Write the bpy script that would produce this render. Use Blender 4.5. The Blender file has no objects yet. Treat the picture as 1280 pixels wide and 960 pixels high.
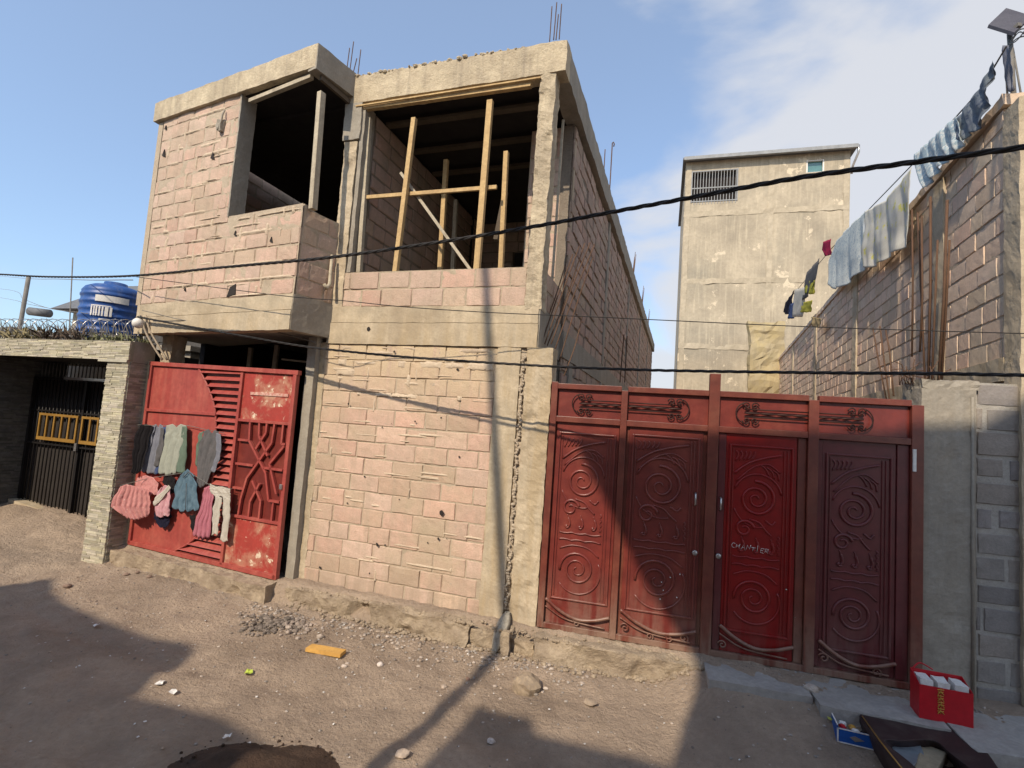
import bpy, math, random
from math import sin, cos, radians, pi, hypot, tan, atan2, sqrt
from mathutils import Vector, Matrix, noise
rnd = random.Random(7)
sc = bpy.context.scene
COL = sc.collection
# ------------------------------------------------------------------ camera
EYE = 2.07; FPX = 640.0
_p, _r = radians(4.5), radians(4.0)
CF = Vector((0, cos(_p), sin(_p))); _cr = Vector((1, 0, 0)); _cu = Vector((0, -sin(_p), cos(_p)))
CR = _cr*cos(_r) + _cu*sin(_r); CU = -_cr*sin(_r) + _cu*cos(_r)
CC = Vector((0, 0, EYE))
cam = bpy.data.cameras.new("camera"); cam.sensor_width = 36; cam.lens = 18.0; cam.clip_end = 2000; cam.clip_start = .05
co = bpy.data.objects.new("camera", cam); COL.objects.link(co)
m = Matrix.Identity(4)
for i in range(3):
    m[i][0] = CR[i]; m[i][1] = CU[i]; m[i][2] = -CF[i]
co.matrix_world = Matrix.Translation(CC) @ m
sc.camera = co
def ray(px, py): return CF + CR*((px-640)/FPX) + CU*((480-py)/FPX)
def at_z(px, py, z):
    d = ray(px, py); return CC + d*((z-EYE)/d.z)
def at_y(px, py, y):
    d = ray(px, py); return CC + d*(y/d.y)
# a wall frame: u runs along the wall, w runs INTO the wall (street side is -w), z up
class Frame:
    def __init__(s, o, ang=None, to=None, flip=1):
        s.o = Vector((o[0], o[1]))
        s.U = Vector((cos(ang), sin(ang))) if to is None else (Vector((to[0], to[1]))-s.o).normalized()
        s.W = Vector((-s.U.y, s.U.x))*flip
        if s.W.y < 0 and flip == 1: s.W = -s.W
    def p(s, u, w, z):
        q = s.o + s.U*u + s.W*w
        return Vector((q.x, q.y, z))
    def on(s, px, py, w=0):            # where the sight line of a point meets the plane w
        a = s.o + s.W*w; d = ray(px, py); n = s.W
        t = (a.x*n.x + a.y*n.y)/(d.x*n.x + d.y*n.y)
        q = CC + d*t
        return ((q.x-a.x)*s.U.x + (q.y-a.y)*s.U.y, q.z)
    def P(s, px, py, w=0):
        u, z = s.on(px, py, w); return s.p(u, w, z)
TH = radians(18.5)
FM = Frame((.37, 5.55), to=(.37-cos(TH), 5.55+sin(TH)))
FB = Frame((-2.66, 5.98), to=(-5.55, 7.42))
FG1 = Frame((-2.695, 6.403), to=(-5.256, 7.422))
FG2 = Frame((.442, 5.524), to=(3.712, 4.672))
FR = Frame((4.62, 4.76), to=(8.15, 13.77), flip=-1)   # tall wall on the right, its W points right/away from the yard
if FR.W.x < 0: FR.W = -FR.W
FS = Frame((3.74, 4.665), to=(3.74+cos(radians(-12)), 4.665+sin(radians(-12))))   # street side right of the carved gate
FT = Frame((7.72, 24), to=(14.42, 22.0))
KP = 1.096
FP = Frame((-5.38, 7.17), to=(-5.38-2.5, 7.17+.8))
_fp = FP.p
FP.p = lambda u, w, z: _fp(u*KP, w*KP, EYE+(z-EYE)*KP)             # stone portal front, u runs left
# ------------------------------------------------------------------ sun / sky
AZ, EL = radians(31), radians(39)
L = Vector((sin(AZ)*cos(EL), cos(AZ)*cos(EL), -sin(EL)))
sun = bpy.data.lights.new("sun", 'SUN'); sun.energy = 5.0; sun.angle = radians(.55); sun.color = (1, .855, .665)
so = bpy.data.objects.new("sun", sun); COL.objects.link(so)
so.rotation_euler = L.to_track_quat('-Z', 'Y').to_euler()
so.location = (-6, -12, 14)
w = bpy.data.worlds.new("World"); sc.world = w; w.use_nodes = True
nt = w.node_tree; nt.nodes.clear()
N = nt.nodes.new; LK = nt.links.new
out = N('ShaderNodeOutputWorld'); bg = N('ShaderNodeBackground'); bg.inputs[1].default_value = .145
sky = N('ShaderNodeTexSky'); sky.sky_type = 'NISHITA'; sky.sun_disc = False
sky.sun_elevation = EL; sky.sun_rotation = AZ+pi; sky.air_density = 1.0; sky.dust_density = 1.2; sky.ozone_density = 1.6
tc = N('ShaderNodeTexCoord')
mp = N('ShaderNodeMapping'); mp.inputs['Rotation'].default_value = (0, radians(38), radians(-20)); mp.inputs['Scale'].default_value = (1.2, 1.3, 2.3)
LK(tc.outputs['Generated'], mp.inputs[0])
n1 = N('ShaderNodeTexNoise'); n1.inputs['Scale'].default_value = 1.9; n1.inputs['Detail'].default_value = 8; n1.inputs['Roughness'].default_value = .5; n1.inputs['Distortion'].default_value = .35
LK(mp.outputs[0], n1.inputs['Vector'])
# more cloud towards the right-hand side of the sky
dp = N('ShaderNodeVectorMath'); dp.operation = 'DOT_PRODUCT'; dp.inputs[1].default_value = (1.0, .25, -.15)
LK(tc.outputs['Generated'], dp.inputs[0])
mr = N('ShaderNodeMapRange'); mr.inputs[1].default_value = 0.0; mr.inputs[2].default_value = .75; mr.inputs[3].default_value = -.08; mr.inputs[4].default_value = .33
LK(dp.outputs['Value'], mr.inputs[0])
ad = N('ShaderNodeMath'); ad.operation = 'ADD'; LK(n1.outputs[0], ad.inputs[0]); LK(mr.outputs[0], ad.inputs[1])
cr = N('ShaderNodeValToRGB'); cr.color_ramp.elements[0].position = .52; cr.color_ramp.elements[1].position = .70
cr.color_ramp.elements[0].color = (0, 0, 0, 1); cr.color_ramp.elements[1].color = (.9, .9, .9, 1); cr.color_ramp.interpolation = 'EASE'
LK(ad.outputs[0], cr.inputs[0])
gm = N('ShaderNodeMix'); gm.data_type = 'RGBA'; gm.blend_type = 'MULTIPLY'; gm.inputs[0].default_value = 1
gm.inputs[7].default_value = (1.30, 1.50, 1.66, 1); LK(sky.outputs[0], gm.inputs[6])
mx = N('ShaderNodeMix'); mx.data_type = 'RGBA'; LK(cr.outputs[0], mx.inputs[0]); hz = N('ShaderNodeMix'); hz.data_type = 'RGBA'; hz.inputs[0].default_value = .32; hz.inputs[7].default_value = (4.0, 4.7, 5.7, 1); LK(gm.outputs[2], hz.inputs[6]); LK(hz.outputs[2], mx.inputs[6]); mx.inputs[7].default_value = (5.2, 5.3, 5.6, 1)
LK(mx.outputs[2], bg.inputs[0]); LK(bg.outputs[0], out.inputs[0])
sc.view_settings.view_transform = 'Standard'; sc.view_settings.look = 'None'; sc.view_settings.exposure = 0; sc.view_settings.gamma = 1
# ------------------------------------------------------------------ materials
def mat(name, ca, cb=None, sc1=5, bump=.3, bsc=60, rough=.9, stain=None, ssc=1.3, samt=.5, streak=None, stk=.5, attr=False, spec=.25, metal=0, pits=0, bdist=.01, chips=None, chipthr=.66, chipsc=14, zb=()):
    mt = bpy.data.materials.new(name); mt.use_nodes = True; t = mt.node_tree; b = t.nodes['Principled BSDF']
    A = t.nodes.new; K = t.links.new
    tcn = A('ShaderNodeTexCoord'); ob = tcn.outputs['Object']
    def nz(s, det=8, ro=.6, vec=None, dist=0):
        n = A('ShaderNodeTexNoise'); n.inputs['Scale'].default_value = s; n.inputs['Detail'].default_value = det; n.inputs['Roughness'].default_value = ro; n.inputs['Distortion'].default_value = dist
        K(vec or ob, n.inputs['Vector']); return n.outputs[0]
    def ramp(f, a, b_, ca_=(0, 0, 0, 1), cb_=(1, 1, 1, 1)):
        r = A('ShaderNodeValToRGB'); r.color_ramp.elements[0].position = a; r.color_ramp.elements[1].position = b_
        r.color_ramp.elements[0].color = ca_; r.color_ramp.elements[1].color = cb_; K(f, r.inputs[0]); return r.outputs[0]
    def mixc(fac, a, b_, mode='MIX'):
        x = A('ShaderNodeMix'); x.data_type = 'RGBA'; x.blend_type = mode
        if hasattr(fac, 'is_linked'): K(fac, x.inputs[0])
        else: x.inputs[0].default_value = fac
        for v, i in ((a, 6), (b_, 7)):
            if hasattr(v, 'is_linked'): K(v, x.inputs[i])
            else: x.inputs[i].default_value = (*v[:3], 1)
        return x.outputs[2]
    cb = cb or tuple(c*.78 for c in ca)
    c = mixc(ramp(nz(sc1), .35, .65), ca, cb)
    if attr:
        at = A('ShaderNodeAttribute'); at.attribute_name = 'Col'; c = mixc(1.0, c, at.outputs['Color'], 'MULTIPLY')
    if stain:
        c = mixc(ramp(nz(ssc, 6, .65, dist=.3), .48, .68, cb_=(samt, samt, samt, 1)), c, stain)
    if streak:
        mp_ = A('ShaderNodeMapping'); mp_.inputs['Scale'].default_value = (9, 9, .55); K(ob, mp_.inputs[0])
        c = mixc(ramp(nz(1.0, 7, .6, mp_.outputs[0]), .5, .72, cb_=(stk, stk, stk, 1)), c, streak)
    for (za, zc, zcol, zam, zlo) in zb:      # weathering that fades with height
        sx = A('ShaderNodeSeparateXYZ'); K(ob, sx.inputs[0])
        g1_ = A('ShaderNodeMapRange'); g1_.inputs[1].default_value = za; g1_.inputs[2].default_value = zc; K(sx.outputs[2], g1_.inputs[0])
        mq = A('ShaderNodeMapping'); mq.inputs['Scale'].default_value = (7, 7, .8); K(ob, mq.inputs[0])
        rr = ramp(nz(1.0, 7, .65, mq.outputs[0]), zlo, zlo+.14)
        ml = A('ShaderNodeMath'); ml.operation = 'MULTIPLY'; K(g1_.outputs[0], ml.inputs[0]); K(rr, ml.inputs[1])
        m2 = A('ShaderNodeMath'); m2.operation = 'MULTIPLY'; K(ml.outputs[0], m2.inputs[0]); m2.inputs[1].default_value = zam
        c = mixc(m2.outputs[0], c, zcol)
    c = mixc(ramp(nz(bsc*.8, 3), .3, .75, cb_=(.35, .35, .35, 1)), c, tuple(x*.45 for x in ca))
    if chips:
        c = mixc(ramp(nz(chipsc, 9, .7), chipthr, chipthr+.03), c, chips)
    K(c, b.inputs['Base Color'])
    b.inputs['Roughness'].default_value = rough; b.inputs['Specular IOR Level'].default_value = spec; b.inputs['Metallic'].default_value = metal
    if bump:
        h = nz(bsc, 8, .7)
        if pits:
            v = A('ShaderNodeTexVoronoi'); v.inputs['Scale'].default_value = pits; K(ob, v.inputs['Vector'])
            mm = A('ShaderNodeMath'); mm.operation = 'MULTIPLY_ADD'; mm.inputs[1].default_value = .5; K(ramp(v.outputs['Distance'], 0, .35), mm.inputs[0]); K(h, mm.inputs[2]); h = mm.outputs[0]
        bn = A('ShaderNodeBump'); bn.inputs['Strength'].default_value = bump; bn.inputs['Distance'].default_value = bdist
        K(h, bn.inputs['Height']); K(bn.outputs[0], b.inputs['Normal'])
    return mt
M = {}
M['block'] = mat('pink_block', (.58, .42, .335), (.50, .375, .295), sc1=9, bump=.7, bsc=70, attr=True, stain=(.42, .35, .24), samt=.65, streak=(.36, .30, .22), stk=.4, bdist=.008, chips=(.36, .30, .24), chipthr=.64, pits=40, zb=[(2.0, 2.9, (.54, .43, .28), 1.0, .36), (.45, .0, (.36, .28, .21), .8, .40)])
M['blockbay'] = mat('bay_block', (.56, .41, .33), (.49, .37, .295), sc1=9, bump=.7, bsc=60, attr=True, stain=(.43, .35, .255), samt=.7, streak=(.34, .28, .21), stk=.5, bdist=.010, chips=(.33, .27, .21), chipthr=.64, pits=40)
M['mortar'] = mat('mortar', (.44, .37, .27), (.38, .31, .23), bump=.8, bsc=50, bdist=.012, stain=(.42, .32, .24))
M['mortar_l'] = mat('mortar_light', (.48, .40, .30), (.38, .31, .23), bump=.8, bsc=50, bdist=.012, stain=(.42, .34, .26))
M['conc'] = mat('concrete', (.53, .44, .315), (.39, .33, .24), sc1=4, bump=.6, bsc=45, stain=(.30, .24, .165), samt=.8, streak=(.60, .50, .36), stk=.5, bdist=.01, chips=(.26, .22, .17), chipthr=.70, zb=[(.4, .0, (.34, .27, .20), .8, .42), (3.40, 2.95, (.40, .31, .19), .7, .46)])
M['concroof'] = mat('roof_concrete', (.60, .51, .36), (.46, .38, .27), sc1=7, bump=.9, bsc=40, stain=(.34, .28, .20), samt=.8, streak=(.30, .25, .19), stk=.85, bdist=.02)
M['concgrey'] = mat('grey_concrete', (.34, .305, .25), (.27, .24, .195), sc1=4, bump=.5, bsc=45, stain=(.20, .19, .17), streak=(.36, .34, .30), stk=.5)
M['blockshade'] = mat('shaded_block', (.48, .35, .29), (.40, .30, .245), sc1=8, bump=.8, bsc=60, attr=True, stain=(.27, .24, .19), samt=.6, bdist=.012, streak=(.24, .22, .18), stk=.5)  # block colour darkened for walls that stand in shade
M['blockR'] = mat('rough_block', (.72, .55, .42), (.62, .475, .365), sc1=8, bump=.5, bsc=50, attr=True, stain=(.52, .44, .33), samt=.6, bdist=.010, streak=(.44, .36, .27), stk=.45)
M['mortarR'] = mat('rough_mortar', (.50, .41, .31), (.40, .33, .25), bump=.8, bsc=50, bdist=.02)
M['blockgrey'] = mat('grey_block', (.30, .275, .25), (.245, .225, .205), sc1=8, bump=.6, bsc=60, attr=True, stain=(.25, .23, .21), bdist=.01)
M['mortargrey'] = mat('grey_mortar', (.41, .385, .345), (.345, .325, .29), bump=.8, bsc=50, bdist=.012)
M['smear'] = mat('smeared_mortar', (.60, .49, .365), (.50, .40, .30), bump=.8, bsc=60, bdist=.01, stain=(.44, .35, .25))
M['mortardark'] = mat('dark_mortar', (.25, .21, .165), (.20, .165, .13), bump=.8, bsc=50, bdist=.02)  # mortar darkened to go with the shaded block walls
M['tower'] = mat('tower_render', (.47, .405, .305), (.30, .26, .20), sc1=.6, bump=.4, bsc=9, chips=(.56, .48, .36), chipthr=.60, chipsc=.9, stain=(.27, .245, .195), ssc=.4, samt=.9, streak=(.60, .52, .38), stk=.5, bdist=.04)
M['towerpatch'] = mat('tower_mortar', (.47, .405, .305), (.37, .32, .24), sc1=.9, bump=.4, bsc=9, bdist=.03, stain=(.36, .32, .25), ssc=.5)
M['wood'] = mat('prop_wood', (.56, .40, .20), (.44, .30, .15), sc1=7, bump=.4, bsc=35, streak=(.27, .18, .10), stk=.6)
M['woodgrey'] = mat('weathered_wood', (.50, .44, .33), (.38, .33, .25), sc1=7, bump=.5, bsc=35, streak=(.22, .18, .13), stk=.6)
M['wooddark'] = mat('dark_board', (.12, .095, .07), (.09, .07, .05), bump=.4, bsc=35)
M['red'] = mat('red_gate_paint', (.34, .062, .05), (.28, .05, .042), sc1=5, bump=.12, bsc=25, rough=.5, spec=.4, stain=(.44, .12, .085), ssc=2.2, samt=.55, streak=(.50, .18, .13), stk=.35, chips=(.52, .36, .27), chipthr=.69, chipsc=9)
M['redrust'] = mat('rusted_red_paint', (.36, .05, .04), (.30, .045, .035), sc1=6, bump=.25, bsc=25, rough=.6, stain=(.50, .33, .22), ssc=3.5, samt=.85, chips=(.60, .50, .38), chipthr=.60, chipsc=7)
M['redfr'] = mat('red_brown_frame', (.165, .040, .026), (.115, .028, .020), sc1=6, bump=.16, bsc=22, rough=.38, spec=.5, zb=[(.6, .0, (.27, .19, .14), .75, .38)], stain=(.22, .085, .05), ssc=2.5, samt=.5, chips=(.42, .30, .23), chipthr=.73, chipsc=18)
M['redpan'] = mat('red_brown_panel', (.175, .030, .023), (.125, .022, .018), sc1=6, bump=.15, bsc=18, rough=.34, spec=.55, zb=[(.7, .0, (.27, .17, .13), .6, .40)], stain=(.25, .062, .04), ssc=2.5, samt=.5, chips=(.45, .32, .25), chipthr=.77, chipsc=26)
M['redbright'] = mat('fresh_red_panel', (.24, .004, .004), (.19, .004, .004), sc1=6, bump=.15, bsc=18, rough=.34, spec=.5, zb=[(.7, .0, (.20, .08, .065), .5, .42)])
M['maroon'] = mat('maroon_panel', (.13, .024, .026), (.095, .019, .021), sc1=6, bump=.15, bsc=18, rough=.36, spec=.5, zb=[(.7, .0, (.20, .13, .11), .6, .42)])
M['iron'] = mat('dark_iron', (.05, .022, .018), (.035, .018, .015), bump=.2, rough=.5, metal=.3)
M['rustbar'] = mat('rusty_rebar', (.15, .085, .055), (.10, .06, .04), bump=.6, bsc=150, rough=.85)
M['black'] = mat('black_iron', (.018, .016, .016), (.012, .011, .011), bump=.1, rough=.45)
M['gold'] = mat('gold_paint', (.42, .24, .06), (.33, .18, .045), bump=.1, rough=.4, metal=.3)
M['cable'] = mat('cable_rubber', (.035, .032, .032), (.02, .02, .02), bump=.2, rough=.7)
M['cableg'] = mat('grey_cable', (.20, .19, .17), (.14, .13, .12), bump=.2, rough=.7)
M['white'] = mat('white_paint', (.75, .73, .69), (.66, .64, .6), bump=.05, rough=.6)
M['steel'] = mat('bare_steel', (.55, .53, .52), (.42, .41, .40), bump=.1, rough=.3, metal=.8)
M['blue'] = mat('tank_blue', (.022, .085, .30), (.02, .07, .25), sc1=2, bump=.05, rough=.45, spec=.4, streak=(.16, .19, .27), stk=.6)
M['roofgrey'] = mat('roof_sheet', (.15, .155, .165), (.11, .115, .12), bump=.2, rough=.7)
M['gutter'] = mat('gutter_sheet', (.30, .31, .32), (.22, .23, .24), bump=.1, rough=.6)
M['glass'] = mat('window_glass', (.10, .22, .22), (.08, .18, .18), bump=0, rough=.08, spec=.8)
M['dark'] = mat('shade_black', (.035, .03, .027), (.025, .02, .02), bump=.2)  # near black: the shade of rooms and holes put into the colour
M['dirt'] = mat('street_dirt', (.46, .355, .265), (.35, .27, .205), sc1=2.2, bump=1.0, bsc=26, stain=(.25, .19, .14), ssc=.9, samt=.8, bdist=.05, chips=(.24, .19, .15), chipthr=.64, chipsc=22)
M['plinth'] = mat('plinth_concrete', (.46, .37, .265), (.33, .26, .19), sc1=6, bump=1.0, bsc=30, stain=(.30, .235, .17), ssc=3, samt=.9, bdist=.03)
M['slabgrey'] = mat('worn_slab', (.38, .36, .33), (.31, .29, .27), sc1=3, bump=.7, bsc=30, stain=(.25, .22, .19))
M['stone'] = mat('pebble', (.46, .41, .36), (.30, .26, .23), sc1=12, bump=.5, bsc=60, attr=True)
M['mud'] = mat('wet_soil', (.075, .045, .03), (.05, .032, .022), sc1=8, bump=1, bsc=30, bdist=.03, rough=.8)
M['yellowwall'] = mat('yellow_wall', (.40, .32, .17), (.36, .30, .20), sc1=2, bump=.4, streak=(.30, .25, .16), stk=.8)
# ------------------------------------------------------------------ mesh builder
class MB:
    def __init__(s): s.v = []; s.f = []; s.c = []; s.sm = []
    def add(s, vs, fs, col=(1, 1, 1), smooth=False):
        n = len(s.v); s.v += [Vector(x) for x in vs]
        for f in fs: s.f.append([n+i for i in f]); s.c.append(col); s.sm.append(smooth)
    def hexa(s, a, col=(1, 1, 1)):     # 8 corners: bottom 4, top 4
        s.add(a, [(0, 3, 2, 1), (4, 5, 6, 7), (0, 1, 5, 4), (1, 2, 6, 5), (2, 3, 7, 6), (3, 0, 4, 7)], col)
    def box(s, F, u0, u1, w0, w1, z0, z1, col=(1, 1, 1)):
        s.hexa([F.p(u0, w0, z0), F.p(u1, w0, z0), F.p(u1, w1, z0), F.p(u0, w1, z0), F.p(u0, w0, z1), F.p(u1, w0, z1), F.p(u1, w1, z1), F.p(u0, w1, z1)], col)
    def prism(s, F, pts, w0, w1, col=(1, 1, 1)):
        n = len(pts)
        vs = [F.p(u, w0, z) for u, z in pts]+[F.p(u, w1, z) for u, z in pts]
        s.add(vs, [list(range(n))]+[list(range(2*n-1, n-1, -1))]+[(i, (i+1) % n, n+(i+1) % n, n+i) for i in range(n)], col)
    def tube(s, pts, r, k=6, col=(1, 1, 1), cap=True):
        pts = [Vector(p) for p in pts]; n = len(pts); vs = []; t0 = None
        rr = r if isinstance(r, (list, tuple)) else [r]*n
        for i, p in enumerate(pts):
            t = (pts[min(i+1, n-1)]-pts[max(i-1, 0)]).normalized()
            if t0 is None:
                a = Vector((0, 0, 1)) if abs(t.z) < .9 else Vector((1, 0, 0)); x = t.cross(a).normalized()
            else:
                x = (x-t*x.dot(t)).normalized()
            y = t.cross(x); t0 = t
            for j in range(k):
                a = 2*pi*j/k; vs.append(p+(x*cos(a)+y*sin(a))*rr[i])
        fs = [(i*k+j, i*k+(j+1) % k, (i+1)*k+(j+1) % k, (i+1)*k+j) for i in range(n-1) for j in range(k)]
        if cap: fs += [list(range(k))[::-1], [(n-1)*k+j for j in range(k)]]
        s.add(vs, fs, col, True)
    def bar(s, a, b, hw, hd, side):    # rectangular bar from a to b; side = direction of its width
        a = Vector(a); b = Vector(b); t = (b-a).normalized(); x = (side-t*side.dot(t)).normalized(); y = t.cross(x)
        q = []
        for p in (a, b): q += [p-x*hw-y*hd, p+x*hw-y*hd, p+x*hw+y*hd, p-x*hw+y*hd]
        s.hexa(q)
    def rough(s, F, u0, u1, w0, w1, z0, z1, cell=.06, amp=.012, ns=6.0, col=(1, 1, 1), bite=0):
        def disp(p):
            v = noise.noise_vector(p*ns)*amp + noise.noise_vector(p*ns*3.1)*amp*.5
            if bite:
                b = noise.noise(p*ns*.7+Vector((9, 3, 1)))
                if b > .25: v = v+(Vector((F.W.x, F.W.y, 0)))*bite*(b-.25)*2
            return p+v
        def grid(P, a0, a1, b0, b1):
            na = max(1, min(260, round(abs(a1-a0)/cell))); nb = max(1, min(260, round(abs(b1-b0)/cell)))
            vs = [disp(P(a0+(a1-a0)*i/na, b0+(b1-b0)*j/nb)) for j in range(nb+1) for i in range(na+1)]
            s.add(vs, [(j*(na+1)+i, j*(na+1)+i+1, (j+1)*(na+1)+i+1, (j+1)*(na+1)+i) for j in range(nb) for i in range(na)], col)
        grid(lambda a, b: F.p(a, w0, b), u0, u1, z0, z1); grid(lambda a, b: F.p(a, w1, b), u0, u1, z0, z1)
        grid(lambda a, b: F.p(u0, a, b), w0, w1, z0, z1); grid(lambda a, b: F.p(u1, a, b), w0, w1, z0, z1)
        grid(lambda a, b: F.p(a, b, z0), u0, u1, w0, w1); grid(lambda a, b: F.p(a, b, z1), u0, u1, w0, w1)
    def build(s, name, mt, parent=None, bevel=0, smooth=False, sub=0):
        me = bpy.data.meshes.new(name)
        off = Vector(parent.get('_o', (0, 0, 0))) if parent else Vector((0, 0, 0))
        if parent is None:            # origin at the foot of the thing
            xs = [v.x for v in s.v]; ys = [v.y for v in s.v]; zs = [v.z for v in s.v]
            off = Vector(((min(xs)+max(xs))/2, (min(ys)+max(ys))/2, min(zs)))
        me.from_pydata([tuple(v-off) for v in s.v], [], s.f)
        ca = me.color_attributes.new('Col', 'FLOAT_COLOR', 'CORNER')
        i = 0
        buf = []
        for f, c in zip(s.f, s.c): buf += [c[0], c[1], c[2], 1.0]*len(f)
        ca.data.foreach_set('color', buf)
        me.polygons.foreach_set('use_smooth', [bool(x or smooth) for x in s.sm])
        me.materials.append(mt); me.update()
        o = bpy.data.objects.new(name, me); COL.objects.link(o)
        if parent: o.parent = parent; o['_o'] = tuple(off)
        else: o.location = off; o['_o'] = tuple(off)
        if bevel:
            b = o.modifiers.new('b', 'BEVEL'); b.width = bevel; b.segments = 2; b.limit_method = 'ANGLE'
        return o
def tag(o, label, cat, group=None, kind=None):
    if label: o['label'] = label
    if cat: o['category'] = cat
    if group: o['group'] = group
    if kind: o['kind'] = kind
    return o
def thing(name, label, cat, loc, group=None):
    o = bpy.data.objects.new(name, None); COL.objects.link(o); o.location = loc; o['_o'] = tuple(loc); o.empty_display_size = .2
    return tag(o, label, cat, group)
PAL = [(1.04, .93, .90), (.88, .86, .80), (1, 1, 1), (1.03, .98, .96), (.96, .97, .95), (1.02, 1.0, .97), (1.0, .92, .90), (.95, .97, .90), (1.04, 1.02, 1.0), (.94, .92, .90), (1.0, .96, .92)]
def blocks(bm, mm, F, u0, u1, z0, z1, w=0, bl=.40, bh=.20, holes=(), th=.12, gap=.014, jit=.006, dark=0, mamp=.006, mrec=.009, vj=.0025, rim=.004, seed=1, pal=PAL, mcell=.06, miss=.0, backing=True):
    r = random.Random(seed); U0, U1 = min(u0, u1), max(u0, u1)
    rows = max(1, round((z1-z0)/bh)); bh = (z1-z0)/rows
    for k in range(rows):
        a = z0+k*bh; b = a+bh; off = (k % 2)*bl*.5 + r.uniform(-.06, .06)
        x = U0-off
        while x < U1:
            ln = bl*r.choice([1, 1, 1, .96, 1.04, .7]); lo, hi = max(x, U0), min(x+ln, U1); x += ln
            segs = [(lo, hi)]
            for (h0, h1, hz0, hz1) in holes:
                if (a+b)/2 > hz0 and (a+b)/2 < hz1:
                    ns = []
                    for (p, q) in segs:
                        if q <= h0 or p >= h1: ns.append((p, q)); continue
                        if p < h0: ns.append((p, h0))
                        if q > h1: ns.append((h1, q))
                    segs = ns
            for (p, q) in segs:
                if q-p < .05 or r.random() < miss: continue
                c = r.choice(pal); br = r.uniform(.90, 1.08); c = tuple(v*br for v in c)
                g = gap/2*r.uniform(.35, 1.8); j = r.uniform(-jit, jit); bb = .007
                P, Q, A, B = p+g, q-g, a+g*r.uniform(.6, 1.5), b-g*r.uniform(.6, 1.5)
                tl = [r.uniform(-.004, .004) for _ in range(4)]
                # front grid 4x3 with jitter, rounded rim
                nu, nz_ = 5, 3; vs = []
                for jz in range(nz_+1):
                    for iu in range(nu+1):
                        fu, fz = iu/nu, jz/nz_
                        uu = P+bb+(Q-P-2*bb)*fu; zz = A+bb+(B-A-2*bb)*fz
                        edge = iu in (0, nu) or jz in (0, nz_)
                        vs.append(F.p(uu+r.uniform(-.004, .004), w+j+tl[0]*fu+tl[1]*fz+r.uniform(-vj, vj)+(r.uniform(0, rim) if edge else 0), zz+r.uniform(-.004, .004)))
                fs = [(jz*(nu+1)+iu, jz*(nu+1)+iu+1, (jz+1)*(nu+1)+iu+1, (jz+1)*(nu+1)+iu) for jz in range(nz_) for iu in range(nu)]
                ring = [i for i in range(nu+1)]+[jz*(nu+1)+nu for jz in range(1, nz_+1)]+[nz_*(nu+1)+i for i in range(nu-1, -1, -1)]+[jz*(nu+1) for jz in range(nz_-1, 0, -1)]
                n0 = len(vs); nr = len(ring)
                for depth in (.012, .05):
                    for i in ring:
                        fu, fz = (i % (nu+1))/nu, (i//(nu+1))/nz_
                        vs.append(F.p(P+(Q-P)*fu, w+j+depth, A+(B-A)*fz))
                for i in range(nr):
                    k2 = (i+1) % nr
                    fs.append((ring[i], ring[k2], n0+k2, n0+i)); fs.append((n0+i, n0+k2, n0+nr+k2, n0+nr+i))
                bm.add(vs, fs, c)
    if not backing: return
    # mortar: an uneven sheet a few millimetres behind the block faces
    zs = [z0+(z1-z0)*i/max(1, round((z1-z0)/mcell)) for i in range(max(1, round((z1-z0)/mcell))+1)]
    us = [U0+(U1-U0)*i/max(1, round((U1-U0)/mcell)) for i in range(max(1, round((U1-U0)/mcell))+1)]
    for (h0, h1, hz0, hz1) in holes:
        us += [h0, h1]; zs += [hz0, hz1]
    us = sorted(set(x for x in us if U0 <= x <= U1)); zs = sorted(set(x for x in zs if z0 <= x <= z1))
    vs = []
    for z in zs:
        for u in us:
            p = F.p(u, w, z); d = mrec+mamp*noise.noise(p*5.3)+mamp*.7*noise.noise(p*17)
            vs.append(F.p(u, w+d, z))
    n = len(us); fs = []
    for j in range(len(zs)-1):
        for i in range(n-1):
            cu, cz = (us[i]+us[i+1])/2, (zs[j]+zs[j+1])/2
            if any(h0 < cu < h1 and hz0 < cz < hz1 for (h0, h1, hz0, hz1) in holes): continue
            fs.append((j*n+i, j*n+i+1, (j+1)*n+i+1, (j+1)*n+i))
    mm.add(vs, fs)
    # solid core behind, split around holes
    core(mm, F, U0, U1, z0, z1, w+.03, w+th, holes)
def core(mm, F, u0, u1, z0, z1, w0, w1, holes=()):
    us = sorted(set([u0, u1]+[min(max(x, u0), u1) for h in holes for x in h[:2]]))
    for a, b in zip(us[:-1], us[1:]):
        zz = [(z0, z1)]
        for h in holes:
            if h[0] <= (a+b)/2 <= h[1]:
                ns = []
                for p, q in zz:
                    if p < h[2]: ns.append((p, min(q, h[2])))
                    if q > h[3]: ns.append((max(p, h[3]), q))
                zz = ns
        for p, q in zz:
            if q-p > .01: mm.box(F, a, b, w0, w1, p, q)
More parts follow.
